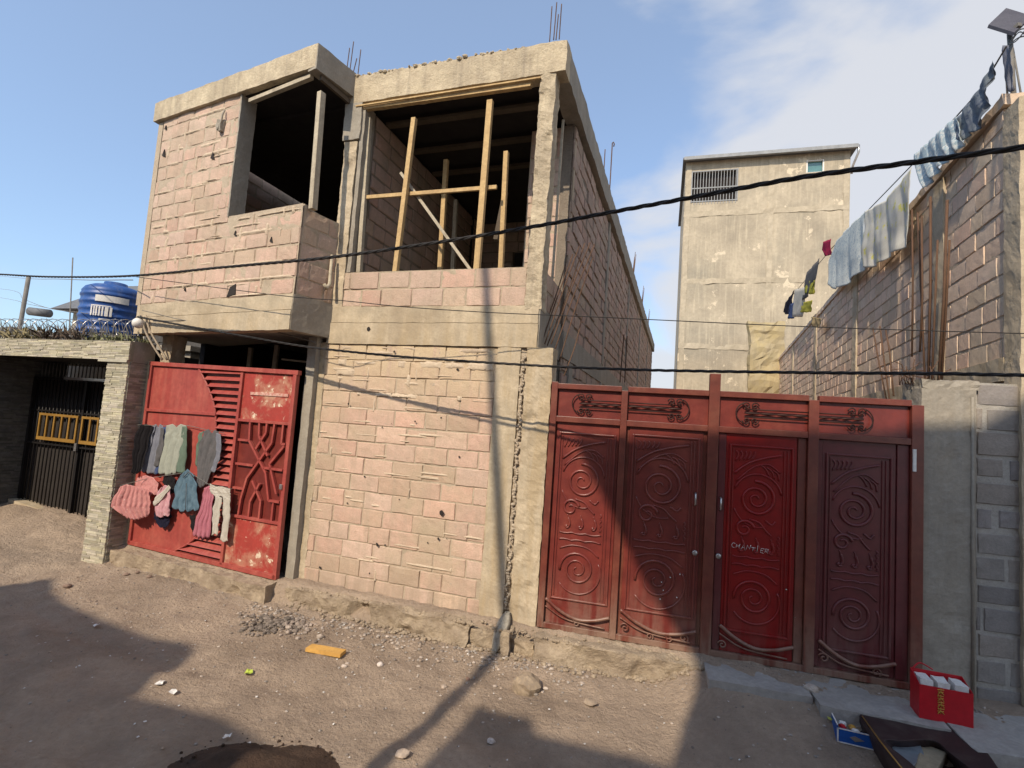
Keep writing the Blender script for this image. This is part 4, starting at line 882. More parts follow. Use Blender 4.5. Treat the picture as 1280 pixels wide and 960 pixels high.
for i in range(34):
    u_ = .42+i*.085
    if u_ > 3.22: break
    zb = .10+.09*(u_-.36)
    q = MB(); q.tube([FP.p(u_, .85, zb), FP.p(u_, .85, 2.28)], .010, 6); q.build('bar', M['black'], bgt)
    q = MB(); q.tube([FP.p(u_, .87, 2.30), FP.p(u_, .87, 2.54)], .009, 6); q.build('transom_bar', M['cableg'], bgt)
for z0, z1 in ((2.27, 2.31), (1.76, 1.785), (1.24, 1.265)):
    q = MB(); q.box(FP, .38, 3.24, .83, .87, z0, z1); q.build('rail', M['black'], bgt)
for u_ in (.395, 1.50, 2.02, 3.22):
    q = MB(); q.box(FP, u_-.025, u_+.025, .825, .875, .1, 2.3); q.build('stile', M['black'], bgt)
q = MB(); q.box(FP, .42, 3.2, .90, .905, .2, 2.27); q.build('back_sheet', M['dark'], bgt)  # added dark sheet: painted shade of the court seen through the bars
q = MB(); q.box(FP, 1.55, 2.5, .80, .83, 2.285, 2.325); q.build('bright_strip', M['steel'], bgt)
for (a, b) in ((1.60, 1.98), (2.06, 2.95)):
    for z0, z1 in ((1.315, 1.365), (1.70, 1.735)):
        q = MB(); q.box(FP, a, b, .80, .825, z0, z1); q.build('gold_rail', M['gold'], bgt)
    n = 3 if b-a < .5 else 6
    for k in range(n):
        u_ = a+.02+(b-a-.04)*k/(n-1)
        q = MB(); q.box(FP, u_-.016, u_+.016, .80, .822, 1.366, 1.699); q.build('gold_bar', M['gold'], bgt)
q = MB(); q.box(FP, 2.0, 2.05, .79, .82, 1.20, 1.32); q.build('lock', M['steel'], bgt)
# razor wire and spikes on the lintel
rz = MB()
pts = [FP.p(.05+i*.0135, .12+.13*cos(i*.42), 2.95+.15*sin(i*.42)) for i in range(310)]
rz.tube(pts, .006, 4)
for i in range(0, 309, 2):
    p = pts[i]; d = (pts[i+1]-p).normalized().cross(Vector((0, 0, 1))).normalized(); rz.bar(p-d*.03, p+d*.03, .007, .002, Vector((0, 0, 1)))
tag(rz.build('razor_wire', M['steel']), 'coil of razor wire running along the top of the stone lintel', 'razor wire')
rz = MB(); r_ = random.Random(6)
for i in range(84):
    u_ = .1+i*.05; h = r_.uniform(.20, .34); b = r_.uniform(-.05, .05)
    rz.tube([FP.p(u_, .2, 2.79), FP.p(u_+b*.3, .2, 2.79+h*.6), FP.p(u_+b, .16, 2.79+h)], [.008, .007, .002], 5)
rz.tube([FP.p(.05, .2, 2.90), FP.p(4.3, .2, 2.90)], .008, 5)
tag(rz.build('spiked_fence', M['cableg']), 'low row of curved iron spikes fixed behind the razor wire', 'fence')
# dry plants on the lintel
for j, (ua, ub, n_, lab, mt_, hh) in enumerate(((1.9, 2.75, 150, 'clump of dry tan leaves at the left end of the lintel', ((.36, .30, .17), (.22, .19, .10)), .30), (1.05, 1.95, 170, 'brown dry plants in the middle of the lintel top', ((.17, .12, .09), (.10, .08, .06)), .34), (-.05, .95, 170, 'grey green dry plants near the corner of the lintel', ((.27, .27, .15), (.15, .16, .09)), .20))):
    q = MB(); mm_ = mat('dry_leaf_%d' % j, *mt_, bump=0)
    for k in range(n_):
        b = FP.p(r_.uniform(ua, ub), r_.uniform(.05, .3), 2.79); d = Vector((r_.gauss(0, .5), r_.gauss(0, .5), 1)).normalized(); L_ = r_.uniform(.4, 1)*hh; s_ = d.cross(Vector((r_.gauss(0, 1), r_.gauss(0, 1), 0))).normalized()*r_.uniform(.008, .022)
        t_ = b+d*L_+Vector((r_.gauss(0, .04), r_.gauss(0, .04), -.03)); m_ = b+d*L_*.55
        q.add([b, m_-s_, t_, m_+s_], [(0, 1, 2, 3)])
    tag(q.build('dry_plant', mm_), lab, 'plant')
# lamp globe and conduits at the corner of the bay
q = MB(); c = at_y(173, 404, 7.2)
for i in range(9):
    pass
pp = [(c+Vector((0, 0, -.075+.15*i/10))) for i in range(11)]
q.tube(pp, [max(.004, .078*sqrt(max(0, 1-((i-5)/5)**2))) for i in range(11)], 14)
tag(q.build('lamp_globe', M['white']), 'dusty white round lamp globe at the corner below the bay', 'lamp')
for k, (lab, dx) in enumerate((('pale cable conduit running down from the bay corner, left one', 0), ('pale cable conduit running down from the bay corner, right one', .05))):
    q = MB(); q.tube(curve_pts([at_y(176+k*6, 394, 7.2), at_y(181+k*6, 412, 7.2), at_y(190+k*7, 430, 7.22), at_y(203+k*6, 450, 7.25)], 5), .014, 7)
    tag(q.build('conduit', M['mortar_l']), lab, 'conduit')

# ================================================================== BACKGROUND LEFT
nb = thing('flat_roofed_house', 'low flat roofed house behind the portal carrying a blue tank', 'house', (-9.4, 10.5, 0))
q = MB(); FN = Frame((-6.3, 9.6), to=(-13.5, 12.0)); q.box(FN, -.3, 8.5, 0, 5, -.2, 3.0); q.build('wall', M['concgrey'], nb)
q = MB(); q.box(FN, -.4, 8.6, -.1, 5.1, 3.004, 3.10); q.build('roof', M['concgrey'], nb)
tk = thing('water_tank', 'blue plastic water tank with white label standing on the flat roof', 'water tank', (-8.1, 10.15, 3.1))
tc_ = Vector((-8.08, 10.15, 0))
def lathe(c, prof, k=40):
    q = MB(); vs = []; n = len(prof)
    for (r_, z) in prof:
        for j in range(k): a = 2*pi*j/k; vs.append((c.x+r_*cos(a), c.y+r_*sin(a), z))
    q.add(vs, [(i*k+j, i*k+(j+1) % k, (i+1)*k+(j+1) % k, (i+1)*k+j) for i in range(n-1) for j in range(k)], smooth=True); return q
prof = [(.49, 3.1)]
for i in range(7):
    z = 3.14+i*.14; prof += [(.52, z), (.535, z+.02), (.535, z+.05), (.52, z+.07), (.515, z+.10)]
prof += [(.52, 4.10), (.47, 4.18), (.36, 4.24), (.20, 4.27), (.19, 4.33), (.001, 4.34)]
lathe(tc_, prof).build('shell', M['blue'], tk)
def curvedlabel(a0, a1, z0, z1, R, name, mt_):
    q = MB(); n = 12
    def ph(t): return -pi/2+t
    vs = [(tc_.x+R*cos(ph(a0+(a1-a0)*i/n)), tc_.y+R*sin(ph(a0+(a1-a0)*i/n)), z) for z in (z0, z1) for i in range(n+1)]
    q.add(vs, [(i, i+1, n+2+i, n+1+i) for i in range(n)]); return q.build(name, M[mt_], tk)
curvedlabel(.12, 1.12, 3.86, 3.98, .542, 'label', 'white')
for k, (a0, wd) in enumerate(((0, .05), (.09, .04), (.16, .05), (.25, .05), (.34, .05), (.43, .10), (.57, .07))):
    curvedlabel(.02+a0, .02+a0+wd, 3.58, 3.76, .543, 'lettering', 'white')
curvedlabel(.02, .62, 3.765, 3.785, .543, 'lettering', 'white'); curvedlabel(.30, .62, 3.50, 3.53, .543, 'lettering', 'white')
fh = thing('distant_house', 'distant grey house with steep sheet metal roof beyond the tank', 'house', (-22, 27, 0))
FH = Frame((-23.4, 26.2), to=(-19.6, 25.0))
q = MB(); q.box(FH, .3, 5.5, .3, 5, 0, 6.6); q.build('wall', M['concgrey'], fh)
q = MB(); q.add([FH.p(-.5, -.3, 6.35), FH.p(6, -.3, 6.35), FH.p(6, 5.5, 6.35), FH.p(-.5, 5.5, 6.35), FH.p(.3, 2.2, 8.2), FH.p(6, 2.2, 8.2)], [(0, 1, 5, 4), (1, 2, 5), (2, 3, 4, 5), (3, 0, 4), (0, 3, 2, 1)]); q.build('roof', M['roofgrey'], fh)
q = MB(); q.box(FH, .2, 5.4, .1, .3, 6.38, 6.6); q.build('gutter', M['roofgrey'], fh)
q = MB(); q.tube([at_y(37, 389, 20), at_y(62, 392, 20)], .16, 16)
tag(q.build('solar_water_heater', M['roofgrey']), 'small horizontal grey cylinder tank on the far rooftop', 'water heater')
for (a, b, c_, d_, y_, r_1, lab, nm) in ((25, 408, 36, 345, 15, .055, 'weathered wooden pole left of the distant house', 'utility_pole'), (86, 425, 91, 322, 14, .015, 'thin metal aerial mast in front of the distant roof', 'mast')):
    P0 = at_y(a, b, y_); P1 = at_y(c_, d_, y_); q = MB(); q.tube([P0-(P1-P0)*((P0.z+.2)/(P1.z-P0.z)), P1], r_1, 8); tag(q.build(nm, M['cableg']), lab, 'pole')
bs = thing('low_house', 'low hazy house at the far left of the skyline', 'house', (-26, 26, 0))
q = MB(); q.box(Frame((-24.5, 25), to=(-36, 31)), 0, 12, 0, 6, 0, 4.9); q.build('wall', M['concgrey'], bs)
q = MB(); q.box(Frame((-24.3, 24.8), to=(-36, 30.9)), 0, 12.4, -.2, 6.4, 4.9, 5.1); q.build('roof', M['roofgrey'], bs)
# far houses closing the view at the end of the yard
for k, (x, y, w_, h, lab) in enumerate(((2.0, 60, 9, 4.6, 'distant low house glimpsed past the flank wall'), (-60, 60, 16, 4.5, 'far hazy house at the left horizon'))):
    t_ = thing('far_house', lab, 'house', (x, y, 0)); q = MB(); q.box(Frame((x, y), to=(x+10, y-2)), 0, w_, 0, 8, 0, h); q.build('wall', M['concgrey'], t_)
    q = MB(); q.box(Frame((x, y), to=(x+10, y-2)), -.3, w_+.3, -.3, 8.3, h, h+.2); q.build('roof', M['roofgrey'], t_)

# ================================================================== TOWER
tw = thing('tall_rendered_house', 'tall narrow rendered house with barred window under a sheet roof', 'house', tuple(FT.p(3.5, 4, 0)))
q = MB(); holes = [(.30, 2.34, 13.30, 14.86), (5.24, 5.97, 14.45, 15.04)]
core(q, FT, 0, 7.0, 0, 15.35, 0, .25, holes); q.box(FT, 0, 7.0, 7.5, 7.7, 0, 15.35); q.box(FT, 0, .25, .25, 7.5, 0, 15.35); q.box(FT, 6.75, 7.0, .25, 7.5, 0, 15.35); q.build('wall', M['tower'], tw)
q = MB()
for z in (12.6, 9.3, 6.2): q.rough(FT, .02, 6.98, -.02, .05, z, z+.25, cell=.2, amp=.05, ns=2)
for u_ in (3.7, .05, 6.75): q.rough(FT, u_, u_+.22, -.018, .05, 0.2, 15.2, cell=.2, amp=.03, ns=2)
q.build('frame_band', M['towerpatch'], tw)
q = MB(); q.box(FT, .30, 2.34, .24, .26, 13.30, 14.86); q.build('window_dark_sheet', M['dark'], tw)  # dark sheet in the opening, painted shade of the room behind
q = MB()
for z in (13.32, 14.82, 13.98): q.box(FT, .28, 2.36, -.03, .02, z, z+.05)
for u_ in (.28, 2.32): q.box(FT, u_, u_+.05, -.034, .024, 13.30, 14.88)
q.build('window_frame', M['gutter'], tw)
for i in range(15):
    u_ = .42+i*.132; q = MB(); q.box(FT, u_, u_+.028, -.02, .02, 13.2, 14.85); q.build('window_bar', M['gutter'], tw)
q = MB(); q.box(FT, 5.24, 5.97, .14, .16, 14.45, 15.04); q.build('window_pane', M['glass'], tw)
q = MB()
for (a, b, c_, d_) in ((5.24, 5.97, 14.42, 14.47), (5.24, 5.97, 15.0, 15.05), (5.24, 5.30, 14.47, 15.0), (5.91, 5.97, 14.47, 15.0)): q.box(FT, a, b, .02, .12, c_, d_)
q.build('window_frame', M['white'], tw)
q = MB(); q.box(FT, -.15, 7.2, -.30, 8.0, 15.36, 15.46); q.build('roof', M['roofgrey'], tw)
q = MB(); q.box(FT, -.10, 7.18, -.42, -.29, 15.28, 15.44); q.build('gutter', M['gutter'], tw)
q = MB(); q.tube([FT.p(7.20, -.35, 15.4), FT.p(7.22, -.3, 15.1), FT.p(7.08, -.05, 14.6), FT.p(7.08, .1, 14.3)], .05, 8); q.build('downpipe', M['steel'], tw)
yw = MB(); a = at_y(938, 404, 21.2); b = at_y(986, 404, 20.9)
FYW = Frame((a.x, a.y), to=(b.x, b.y)); LY = (Vector((b.x, b.y))-Vector((a.x, a.y))).length
yw.rough(FYW, 0, LY-.1, 0, .3, 0, at_y(962, 402, 21.2).z, cell=.2, amp=.16, ns=1.3)
tag(yw.build('yellow_wall', M['yellowwall']), 'ochre yellow wall standing in front of the tall rendered house', 'wall')

# ================================================================== RIGHT SIDE
rh = thing('rough_block_building', 'tall rough block building along the right of the yard', 'building', tuple(FR.p(9, 2, 0)))
B = MB(); Mm = MB()
blocks(B, Mm, FR, .0, 18.9, .3, 5.50, bl=.40, bh=.205, gap=.016, jit=.004, seed=51, th=.18, mrec=.008, mamp=.004, vj=.0012, rim=.002, mcell=.10)
FRf = Frame(FR.p(-.30, 0, 0).xy, to=FR.p(-.30, 5, 0).xy)
blocks(B, Mm, FRf, .25, 4, 2.5, 5.4, bl=.4, bh=.205, gap=.02, seed=52)
o = B.build('block_wall', M['blockR'], rh); Mm.build('mortar_bed', M['mortarR'], o)
q = MB(); q.rough(FR, -.30, -.02, -.02, .26, 0, 5.42, cell=.05, amp=.01, ns=6)
for s_ in (1.35, 5.3, 9.4, 13.5): q.rough(FR, s_, s_+.30, -.022, .18, 0, 5.45, cell=.07, amp=.012, ns=6)
q.rough(FR, .0, 18.9, -.02, .2, 2.8, 3.02, cell=.08, amp=.01, ns=5)
q.build('column', M['conc'], rh)
q = MB(); q.rough(FR, -.05, 18.95, -.03, .22, 5.50, 5.60, cell=.08, amp=.02, ns=5); q.build('coping', M['blockR'], rh)
sw = thing('street_block_wall', 'grey block wall along the street at the right edge', 'wall', tuple(FS.p(1.5, 0, 0)))
B = MB(); Mm = MB(); blocks(B, Mm, FS, .44, 3.2, -.1, 2.74, w=.03, bl=.42, bh=.215, gap=.034, seed=53, mrec=.011, mamp=.002, jit=.003, th=.16, pal=[(1, 1, 1), (.9, .9, .95), (1.08, 1.04, 1), (.82, .82, .84)])
o = B.build('block_face', M['blockgrey'], sw); Mm.build('mortar_bed', M['mortargrey'], o)
q = MB(); q.rough(FS, .0, .43, -.015, .30, -.1, 2.66, cell=.035, amp=.008, ns=7, bite=.01); q.rough(FS, .02, .46, .0, .3, 2.66, 2.75, cell=.03, amp=.02, ns=9)
tag(q.build('gate_pillar', M['concgrey']), 'smooth grey concrete pillar at the right of the carved gate', 'pillar')
q = MB(); q.tube([FS.p(.40, -.025, .0), FS.p(.40, -.02, 2.6)], .012, 6); tag(q.build('pipe', M['concgrey']), 'thin vertical pipe along the edge of the grey pillar', 'pipe')
# bars rising from the right pillar and along the yard wall
def bar_px(pts, w_, label, r_=.011, F=FR):
    q = MB(); q.tube([F.P(a, b, w_) for a, b in pts], r_, 6); return tag(q.build('rebar', M['rustbar']), label, 'rebar', 'rusty reinforcing bars along the right wall')
bars = [([(1140, 262), (1141, 350), (1140, 446)], 'straight bar, leftmost of the tall rusty cluster'), ([(1147, 266), (1152, 380), (1157, 495)], 'leaning bar, second from left in the tall cluster'), ([(1152, 270), (1153, 370), (1150, 440)], 'short bar between the leaning bar and the tallest bar'),
        ([(1163, 246), (1163, 360), (1160, 497)], 'tallest thick bar in the centre of the rusty cluster'), ([(1172, 300), (1168, 400), (1164, 497)], 'redder bar right of the thick central bar'), ([(1184, 250), (1180, 370), (1172, 497)], 'bar at the right edge of the tall rusty cluster'), ([(1187, 300), (1183, 380), (1176, 495)], 'short bar behind the rightmost tall bar'),
        ([(1091, 410), (1098, 450), (1108, 500)], 'leaning bar, left of the short trio on the wall'), ([(1100, 408), (1105, 450), (1112, 500)], 'leaning bar, middle of the short trio on the wall'), ([(1107, 412), (1112, 440), (1117, 495)], 'leaning bar, right of the short trio on the wall')]
for k, (p, lab) in enumerate(bars): bar_px(p, -.14-.02*(k % 3), lab, .015 if k in (3, 5) else .011)
bar_px([(922, 470), (922, 410)], -3.0, 'dark vertical bar in the yard, left of a pair', .014); bar_px([(929, 470), (928, 411)], -3.0, 'dark vertical bar in the yard, right of a pair', .014)
q = MB(); r_ = random.Random(12)
for k in range(14):
    a = FS.p(r_.uniform(-.1, .25), r_.uniform(.02, .2), 2.70); q.tube([a, a+Vector((r_.uniform(-.1, .12), 0, r_.uniform(.05, .20))), a+Vector((r_.uniform(-.15, .2), 0, r_.uniform(.02, .25)))], .005, 4)
tag(q.build('twisted_wire', M['rustbar']), 'tangle of bent wire ends on top of the grey pillar', 'wire')
# washing along the top of the wall
CW = 'washing along the top of the right wall'
fs1 = fabric('sheet_blue_print', (.82, .84, .80), (.72, .77, .75), print_=(.34, .44, .50), psc=30, pthr=.55); fs2 = fabric('sheet_white_yellow', (.82, .80, .72), (.68, .66, .60), sc1=4, print_=(.72, .68, .22), psc=5, pthr=.56)
fs3 = fabric('sheet_floral', (.55, .66, .70), (.36, .48, .56), print_=(.70, .72, .70), psc=20, pthr=.50); fs4 = fabric('sheet_slate', (.17, .20, .26), (.30, .34, .36), sc1=10, print_=(.10, .13, .20), psc=16, pthr=.55)
cloth('bed_sheet', FR, -.12, [[(1050, 300), (1068, 280), (1086, 264)], [(1040, 326), (1062, 322), (1085, 300)], [(1037, 352), (1046, 362), (1062, 355), (1084, 335)]], 'white sheet with blue print hanging lowest on the wall top', 'sheet', fs1, CW, seed=31, nf=3, fold=.045, m=34)
cloth('bed_sheet', FR, -.12, [[(1086, 264), (1112, 250), (1147, 208)], [(1084, 300), (1112, 292), (1143, 262)], [(1083, 334), (1098, 333), (1118, 318), (1139, 308)]], 'grey white sheet with yellow patches stretched to a point', 'sheet', fs2, CW, seed=32, nf=3, fold=.05, m=34)
cloth('bed_sheet', FR, -.10, [[(1150, 192), (1178, 166), (1205, 143)], [(1153, 215), (1183, 186), (1208, 165)], [(1162, 237), (1186, 203), (1212, 180)]], 'pale blue floral cloth bunched over the wall top', 'sheet', fs3, CW, seed=33, nf=5, fold=.05, m=16)
cloth('shawl', FR, -.08, [[(1200, 150), (1226, 116), (1250, 74)], [(1203, 165), (1233, 128), (1250, 82)], [(1206, 177), (1232, 158), (1249, 88)]], 'slate blue cloth stretched up to the lamp post', 'shawl', fs4, CW, seed=34, nf=4, fold=.04, m=14)
for k, (rows, lab, mt_, nm) in enumerate((([[(1033, 302), (1043, 298)], [(1031, 312), (1043, 312)], [(1035, 320), (1042, 318)]], 'crumpled crimson cloth beside the printed sheet', fabric('crimson', (.45, .04, .10)), 'rag'),
        ([[(1012, 340), (1028, 322)], [(1008, 362), (1024, 345)], [(1006, 376), (1018, 362)]], 'thin brown shirt below the crimson cloth', fb['dgrey'], 'shirt'), ([[(1010, 352), (1022, 350)], [(1010, 366), (1020, 368)]], 'small yellow cloth hanging below the brown shirt', fabric('yellow', (.60, .55, .10)), 'rag'),
        ([[(996, 362), (1010, 358)], [(993, 380), (1008, 378)], [(992, 396), (1005, 396)]], 'cream shirt in the low row of small washing', fb['cream'], 'shirt'), ([[(1006, 378), (1019, 375)], [(1003, 390), (1016, 390)]], 'bright yellow rag next to the cream shirt', bpy.data.materials['yellow'], 'rag'),
        ([[(984, 378), (996, 362)], [(981, 390), (992, 378)], [(983, 393), (990, 392)]], 'dark navy shirt at the far end of the washing', fb['navy'], 'shirt'), ([[(990, 380), (996, 378)], [(988, 398), (993, 398)]], 'small blue cloth beside the navy shirt', fb['blue'], 'rag'),
        ([[(1018, 396), (1030, 398)], [(1020, 408), (1028, 410)]], 'tan rag caught on the wall below the washing', fabric('tan', (.52, .40, .22)), 'rag'))):
    cloth(nm, FR, -.14, rows, lab, nm, mt_, CW, seed=40+k, nf=2, fold=.05, n=10, m=8)
q = MB(); q.tube([FR.P(1258, 58, -.05), FR.P(1226, 112, -.08), FR.P(1150, 196, -.10), FR.P(1086, 262, -.12), FR.P(1040, 310, -.12), FR.P(985, 376, -.12)], .008, 5)
tag(q.build('washing_line', M['cable']), 'washing line running along the right wall from the lamp post', 'cord')
# solar lamp on its post
sl = thing('solar_street_lamp', 'solar street lamp with square panel on a post above the right wall', 'lamp', tuple(FR.P(1268, 135, .10)))
q = MB(); q.tube([FR.P(1269, 150, .1), FR.P(1262, 42, .1)], .022, 8); q.build('pole', M['cableg'], sl)
M['blackpanel'] = mat('panel_backsheet', (.10, .10, .12), (.08, .08, .10), bump=0, rough=.9, spec=.05)
def quad(pts, th, name, mt_, par):
    n = (pts[1]-pts[0]).cross(pts[2]-pts[1]).normalized()*th; q = MB(); q.hexa([*pts, *[p+n for p in pts]]); return q.build(name, M[mt_], par)
yy = FR.P(1262, 42, .1).y; c = at_y(1260, 36, yy)
quad([at_y(1256, 14, yy+.42), at_y(1234, 35, yy+.12), at_y(1266, 45, yy-.15), at_y(1288, 24, yy+.18)], .03, 'solar_panel', 'blackpanel', sl)
q = MB(); q.bar(at_y(1262, 42, yy), at_y(1275, 30, yy-.1), .02, .02, Vector((0, 0, 1))); q.build('bracket', M['cableg'], sl)
q = MB(); q.tube([FR.P(1256, 62, .1), FR.P(1260, 132, .1)], .009, 6); tag(q.build('support_rod', M['cableg']), 'thin upright rod just left of the solar lamp post', 'rod')
q = MB(); q.tube([FR.P(1266, 60, .2), FR.P(1278, 128, .2)], .009, 6); tag(q.build('support_rod', M['cableg']), 'leaning rod just right of the solar lamp post', 'rod')
cloth('hanging_bag', FR, .02, [[(1258, 56), (1266, 56)], [(1259, 85), (1270, 85)], [(1264, 113), (1272, 113)]], 'long grey bag hanging against the solar lamp post', 'bag', fb['greyblue'], None, seed=61, nf=1, n=8, m=10, fold=.02)
q = MB(); r_ = random.Random(15)
for k in range(4): q.tube(curve_pts([FR.P(1262, 55, 0), FR.P(1272+k, 42+r_.uniform(-4, 8), -.1), FR.P(1290, 26+k*9, -.2)], 6), .006, 4)
tag(q.build('loose_wire', M['cableg']), 'loose tangled wires trailing right from the solar lamp post', 'wire')
# ================================================================== CABLES
def cable(pts3, r_, mt_, label, twist=False, name='overhead_cable'):
    q = MB(); C_ = curve_pts(pts3, 40 if twist else 8)
    if twist:
        s_ = 0; A = [[], [], []]; side0 = None
        for i, p in enumerate(C_):
            t = (C_[min(i+1, len(C_)-1)]-C_[max(i-1, 0)]).normalized(); s_ += (C_[i]-C_[i-1]).length if i else 0
            x = t.cross(Vector((0, 0, 1))).normalized(); y = x.cross(t)
            for k in range(3): a = s_*2*pi/.34+k*2*pi/3; A[k].append(p+(x*cos(a)+y*sin(a))*r_*.62)
        for a in A: q.tube(a, r_*.62, 6)
    else: q.tube(C_, r_, 6)
    return tag(q.build(name, M[mt_]), label, 'cable')
def on_line(px, py, a, b):             # where a sight line meets the vertical plane over the plan line a-b
    return Frame(a, to=b).P(px, py)
a, b = (-8.6, 8.4), (2.37, 2.35)
cable([on_line(x, y, a, b) for x, y in ((-60, 341), (0, 343), (60, 346), (160, 345), (280, 334), (410, 322), (560, 301), (680, 281), (760, 266), (880, 244), (1000, 222), (1140, 203), (1280, 184), (1400, 168))], .0128, 'cable', 'thick twisted black cable crossing in front of the upper storey', True)
a, b = (-5.5, 7.25), (3.5, 3.48)
cable([on_line(x, y, a, b) for x, y in ((172, 396), (230, 407), (310, 421), (380, 433), (470, 443), (560, 450), (690, 458), (790, 462), (880, 464), (1030, 466), (1170, 467), (1280, 469), (1400, 470))], .0115, 'cable', 'black cable crossing just above the carved gate', True)
a, b = (-5.5, 7.1), (-2.7, 5.75)
P_ = [on_line(x, y, a, b) for x, y in ((170, 346), (275, 360), (365, 371))]; a, b = (-2.7, 5.75), (4.5, 4.45)
cable(P_+[on_line(x, y, a, b) for x, y in ((430, 376), (510, 384), (620, 391), (740, 396), (1000, 408), (1280, 417), (1400, 420))], .0048, 'cable', 'thin dark wire stretched across the ring beam of the house')
cable([on_line(x, y, (-5.5, 7.15), (-2.4, 6.3)) for x, y in ((178, 388), (240, 402), (330, 412), (395, 428))], .006, 'cableg', 'short grey wire sagging under the bay')
a, b = (-12, 13), (-5.6, 7.25)
for p, lab in ((((-40, 360), (0, 361), (30, 374), (60, 385), (110, 392)), 'grey wire falling from the left to the distant roof'), (((-40, 366), (0, 372), (30, 379), (60, 385)), 'lower grey wire at the left edge of the sky'), (((-40, 340), (0, 345), (80, 349), (166, 350)), 'fine wire just below the thick cable at left')):
    cable([on_line(x, y, a, b) for x, y in p], .007, 'cableg', lab)

# ================================================================== THINGS ON THE STREET
c = on_ground(408, 816); FPk = Frame((c.x-.19, c.y+.05), to=(c.x+.19, c.y-.03))
q = MB(); q.rough(FPk, 0, .37, -.06, .05, c.z+.0, c.z+.035, cell=.05, amp=.004, ns=8)
tag(q.build('wood_plank', mat('orange_wood', (.62, .36, .10), (.52, .29, .08), bump=.4, bsc=50)), 'short yellow orange wooden plank lying on the rubble', 'plank')
for (px, py, s_, lab, mt_, cat_) in ((310, 843, .05, 'bright yellow green scrap on the sunlit dirt', mat('lime_scrap', (.45, .55, .08), bump=0), 'scrap'), (200, 856, .05, 'crumpled white paper scrap at the shadow edge', M['white'], 'litter'), (216, 868, .035, 'small white scrap below the crumpled paper', M['white'], 'litter'), (1040, 899, .035, 'yellow scrap on the shaded ground by the blue box', mat('lime_scrap2', (.5, .5, .1), bump=0), 'scrap'), (284, 924, .035, 'white scrap on the soil heap edge', M['white'], 'litter'), (120, 785, .035, 'white bottle cap in the left shadow', M['white'], 'litter')):
    g_ = on_ground(px, py); rr = random.Random(px); vs = [g_+Vector((cos(a_*pi/4)*s_*rr.uniform(.5, 1.1), sin(a_*pi/4)*s_*rr.uniform(.5, 1.1), .012+rr.uniform(0, .025))) for a_ in range(8)]+[g_+Vector((0, 0, .02))]
    q = MB(); q.add(vs, [(i, (i+1) % 8, 8) for i in range(8)]); tag(q.build('scrap', mt_), lab, cat_)
lt = MB(); rs = random.Random(22)
for k in range(240):
    x = rs.uniform(-5, 4); y = fy(x)-rs.uniform(.3, 3); s_ = rs.uniform(.004, .014); z = zg(x, y)+.006; a0 = rs.uniform(0, 6)
    lt.add([(x+cos(a0+i*pi/2)*s_*rs.uniform(.5, 1.2), y+sin(a0+i*pi/2)*s_, z+rs.uniform(0, .008)) for i in range(4)], [(0, 1, 2, 3)])
tag(lt.build('litter', M['white']), 'tiny pale bits of litter trodden into the street', 'litter', kind='stuff')
# torn sack and rubble at the pillar foot
c = on_ground(632, 826); q = MB(); n, m_ = 14, 26; vs = []
for j in range(m_+1):
    for i in range(n+1):
        a = 2*pi*i/n; t = j/m_; r0 = .052*(.55+.8*sin(pi*min(1, t*1.05))**.7)*(1+.22*noise.noise(Vector((cos(a)*1.5, sin(a)*1.5, t*3)))+.16*sin(a*5+t*2))
        vs.append(FM.p(.265+r0*cos(a)*1.0+.05*(t-.5)*-1, -.25+.19*t+r0*.8*sin(a), -.24+.34*t))
q.add(vs, [(j*(n+1)+i, j*(n+1)+i+1, (j+1)*(n+1)+i+1, (j+1)*(n+1)+i) for j in range(m_) for i in range(n)], smooth=True)
tag(q.build('torn_sack', mat('sackcloth', (.42, .38, .31), (.27, .245, .20), sc1=30, bump=.6, bsc=60)), 'torn greyish sack slumped against the foot of the concrete pillar', 'sack')
q = MB(); q.rough(FM, .14, .22, -.30, -.20, -.24, -.02, cell=.03, amp=.02, ns=8); tag(q.build('broken_block', M['plinth']), 'broken pale block wedged beside the torn sack', 'rubble')
# red gift bag
bag = thing('gift_bag', 'open red carrier bag with gold writing and white packets', 'bag', tuple(at_z(1183, 905, -.02)))
A_ = at_z(1149, 897, -.015); B_ = at_z(1217, 911, -.015); FBg = Frame((A_.x, A_.y), to=(B_.x, B_.y)); LW = (Vector((B_.x, B_.y))-Vector((A_.x, A_.y))).length; HB = .27
M['bagred'] = mat('bag_red', (.50, .010, .020), (.44, .008, .016), sc1=4, bump=.08, bsc=20, rough=.4, spec=.4); M['baggold'] = mat('bag_gold', (.60, .32, .06), bump=0, rough=.35)
for nm, (a, b, c_, d_) in dict(front_face=(0, LW, 0, .004), back_face=(0, LW, .17, .174)).items():
    q = MB(); q.box(FBg, a, b, c_, d_, -.015, HB-(.03 if nm == 'front_face' else -.03)); q.build(nm, M['bagred'], bag)
for nm, a in (('side_face', 0), ('side_face', LW-.004)):
    q = MB(); q.hexa([FBg.p(a, .004, -.015), FBg.p(a+.004, .004, -.015), FBg.p(a+.004, .17, -.015), FBg.p(a, .17, -.015), FBg.p(a, .004, HB-.03), FBg.p(a+.004, .004, HB-.03), FBg.p(a+.004, .17, HB+.03), FBg.p(a, .17, HB+.03)]); q.build(nm, M['bagred'], bag)
for k in range(3):
    q = MB(); q.rough(FBg, .015+LW*k/3, LW*(k+1)/3-.02, .02, .155, .05, HB+.005, cell=.03, amp=.008, ns=12); q.build('packet', M['white'], bag)
q = MB(); gx_ = LW*.40
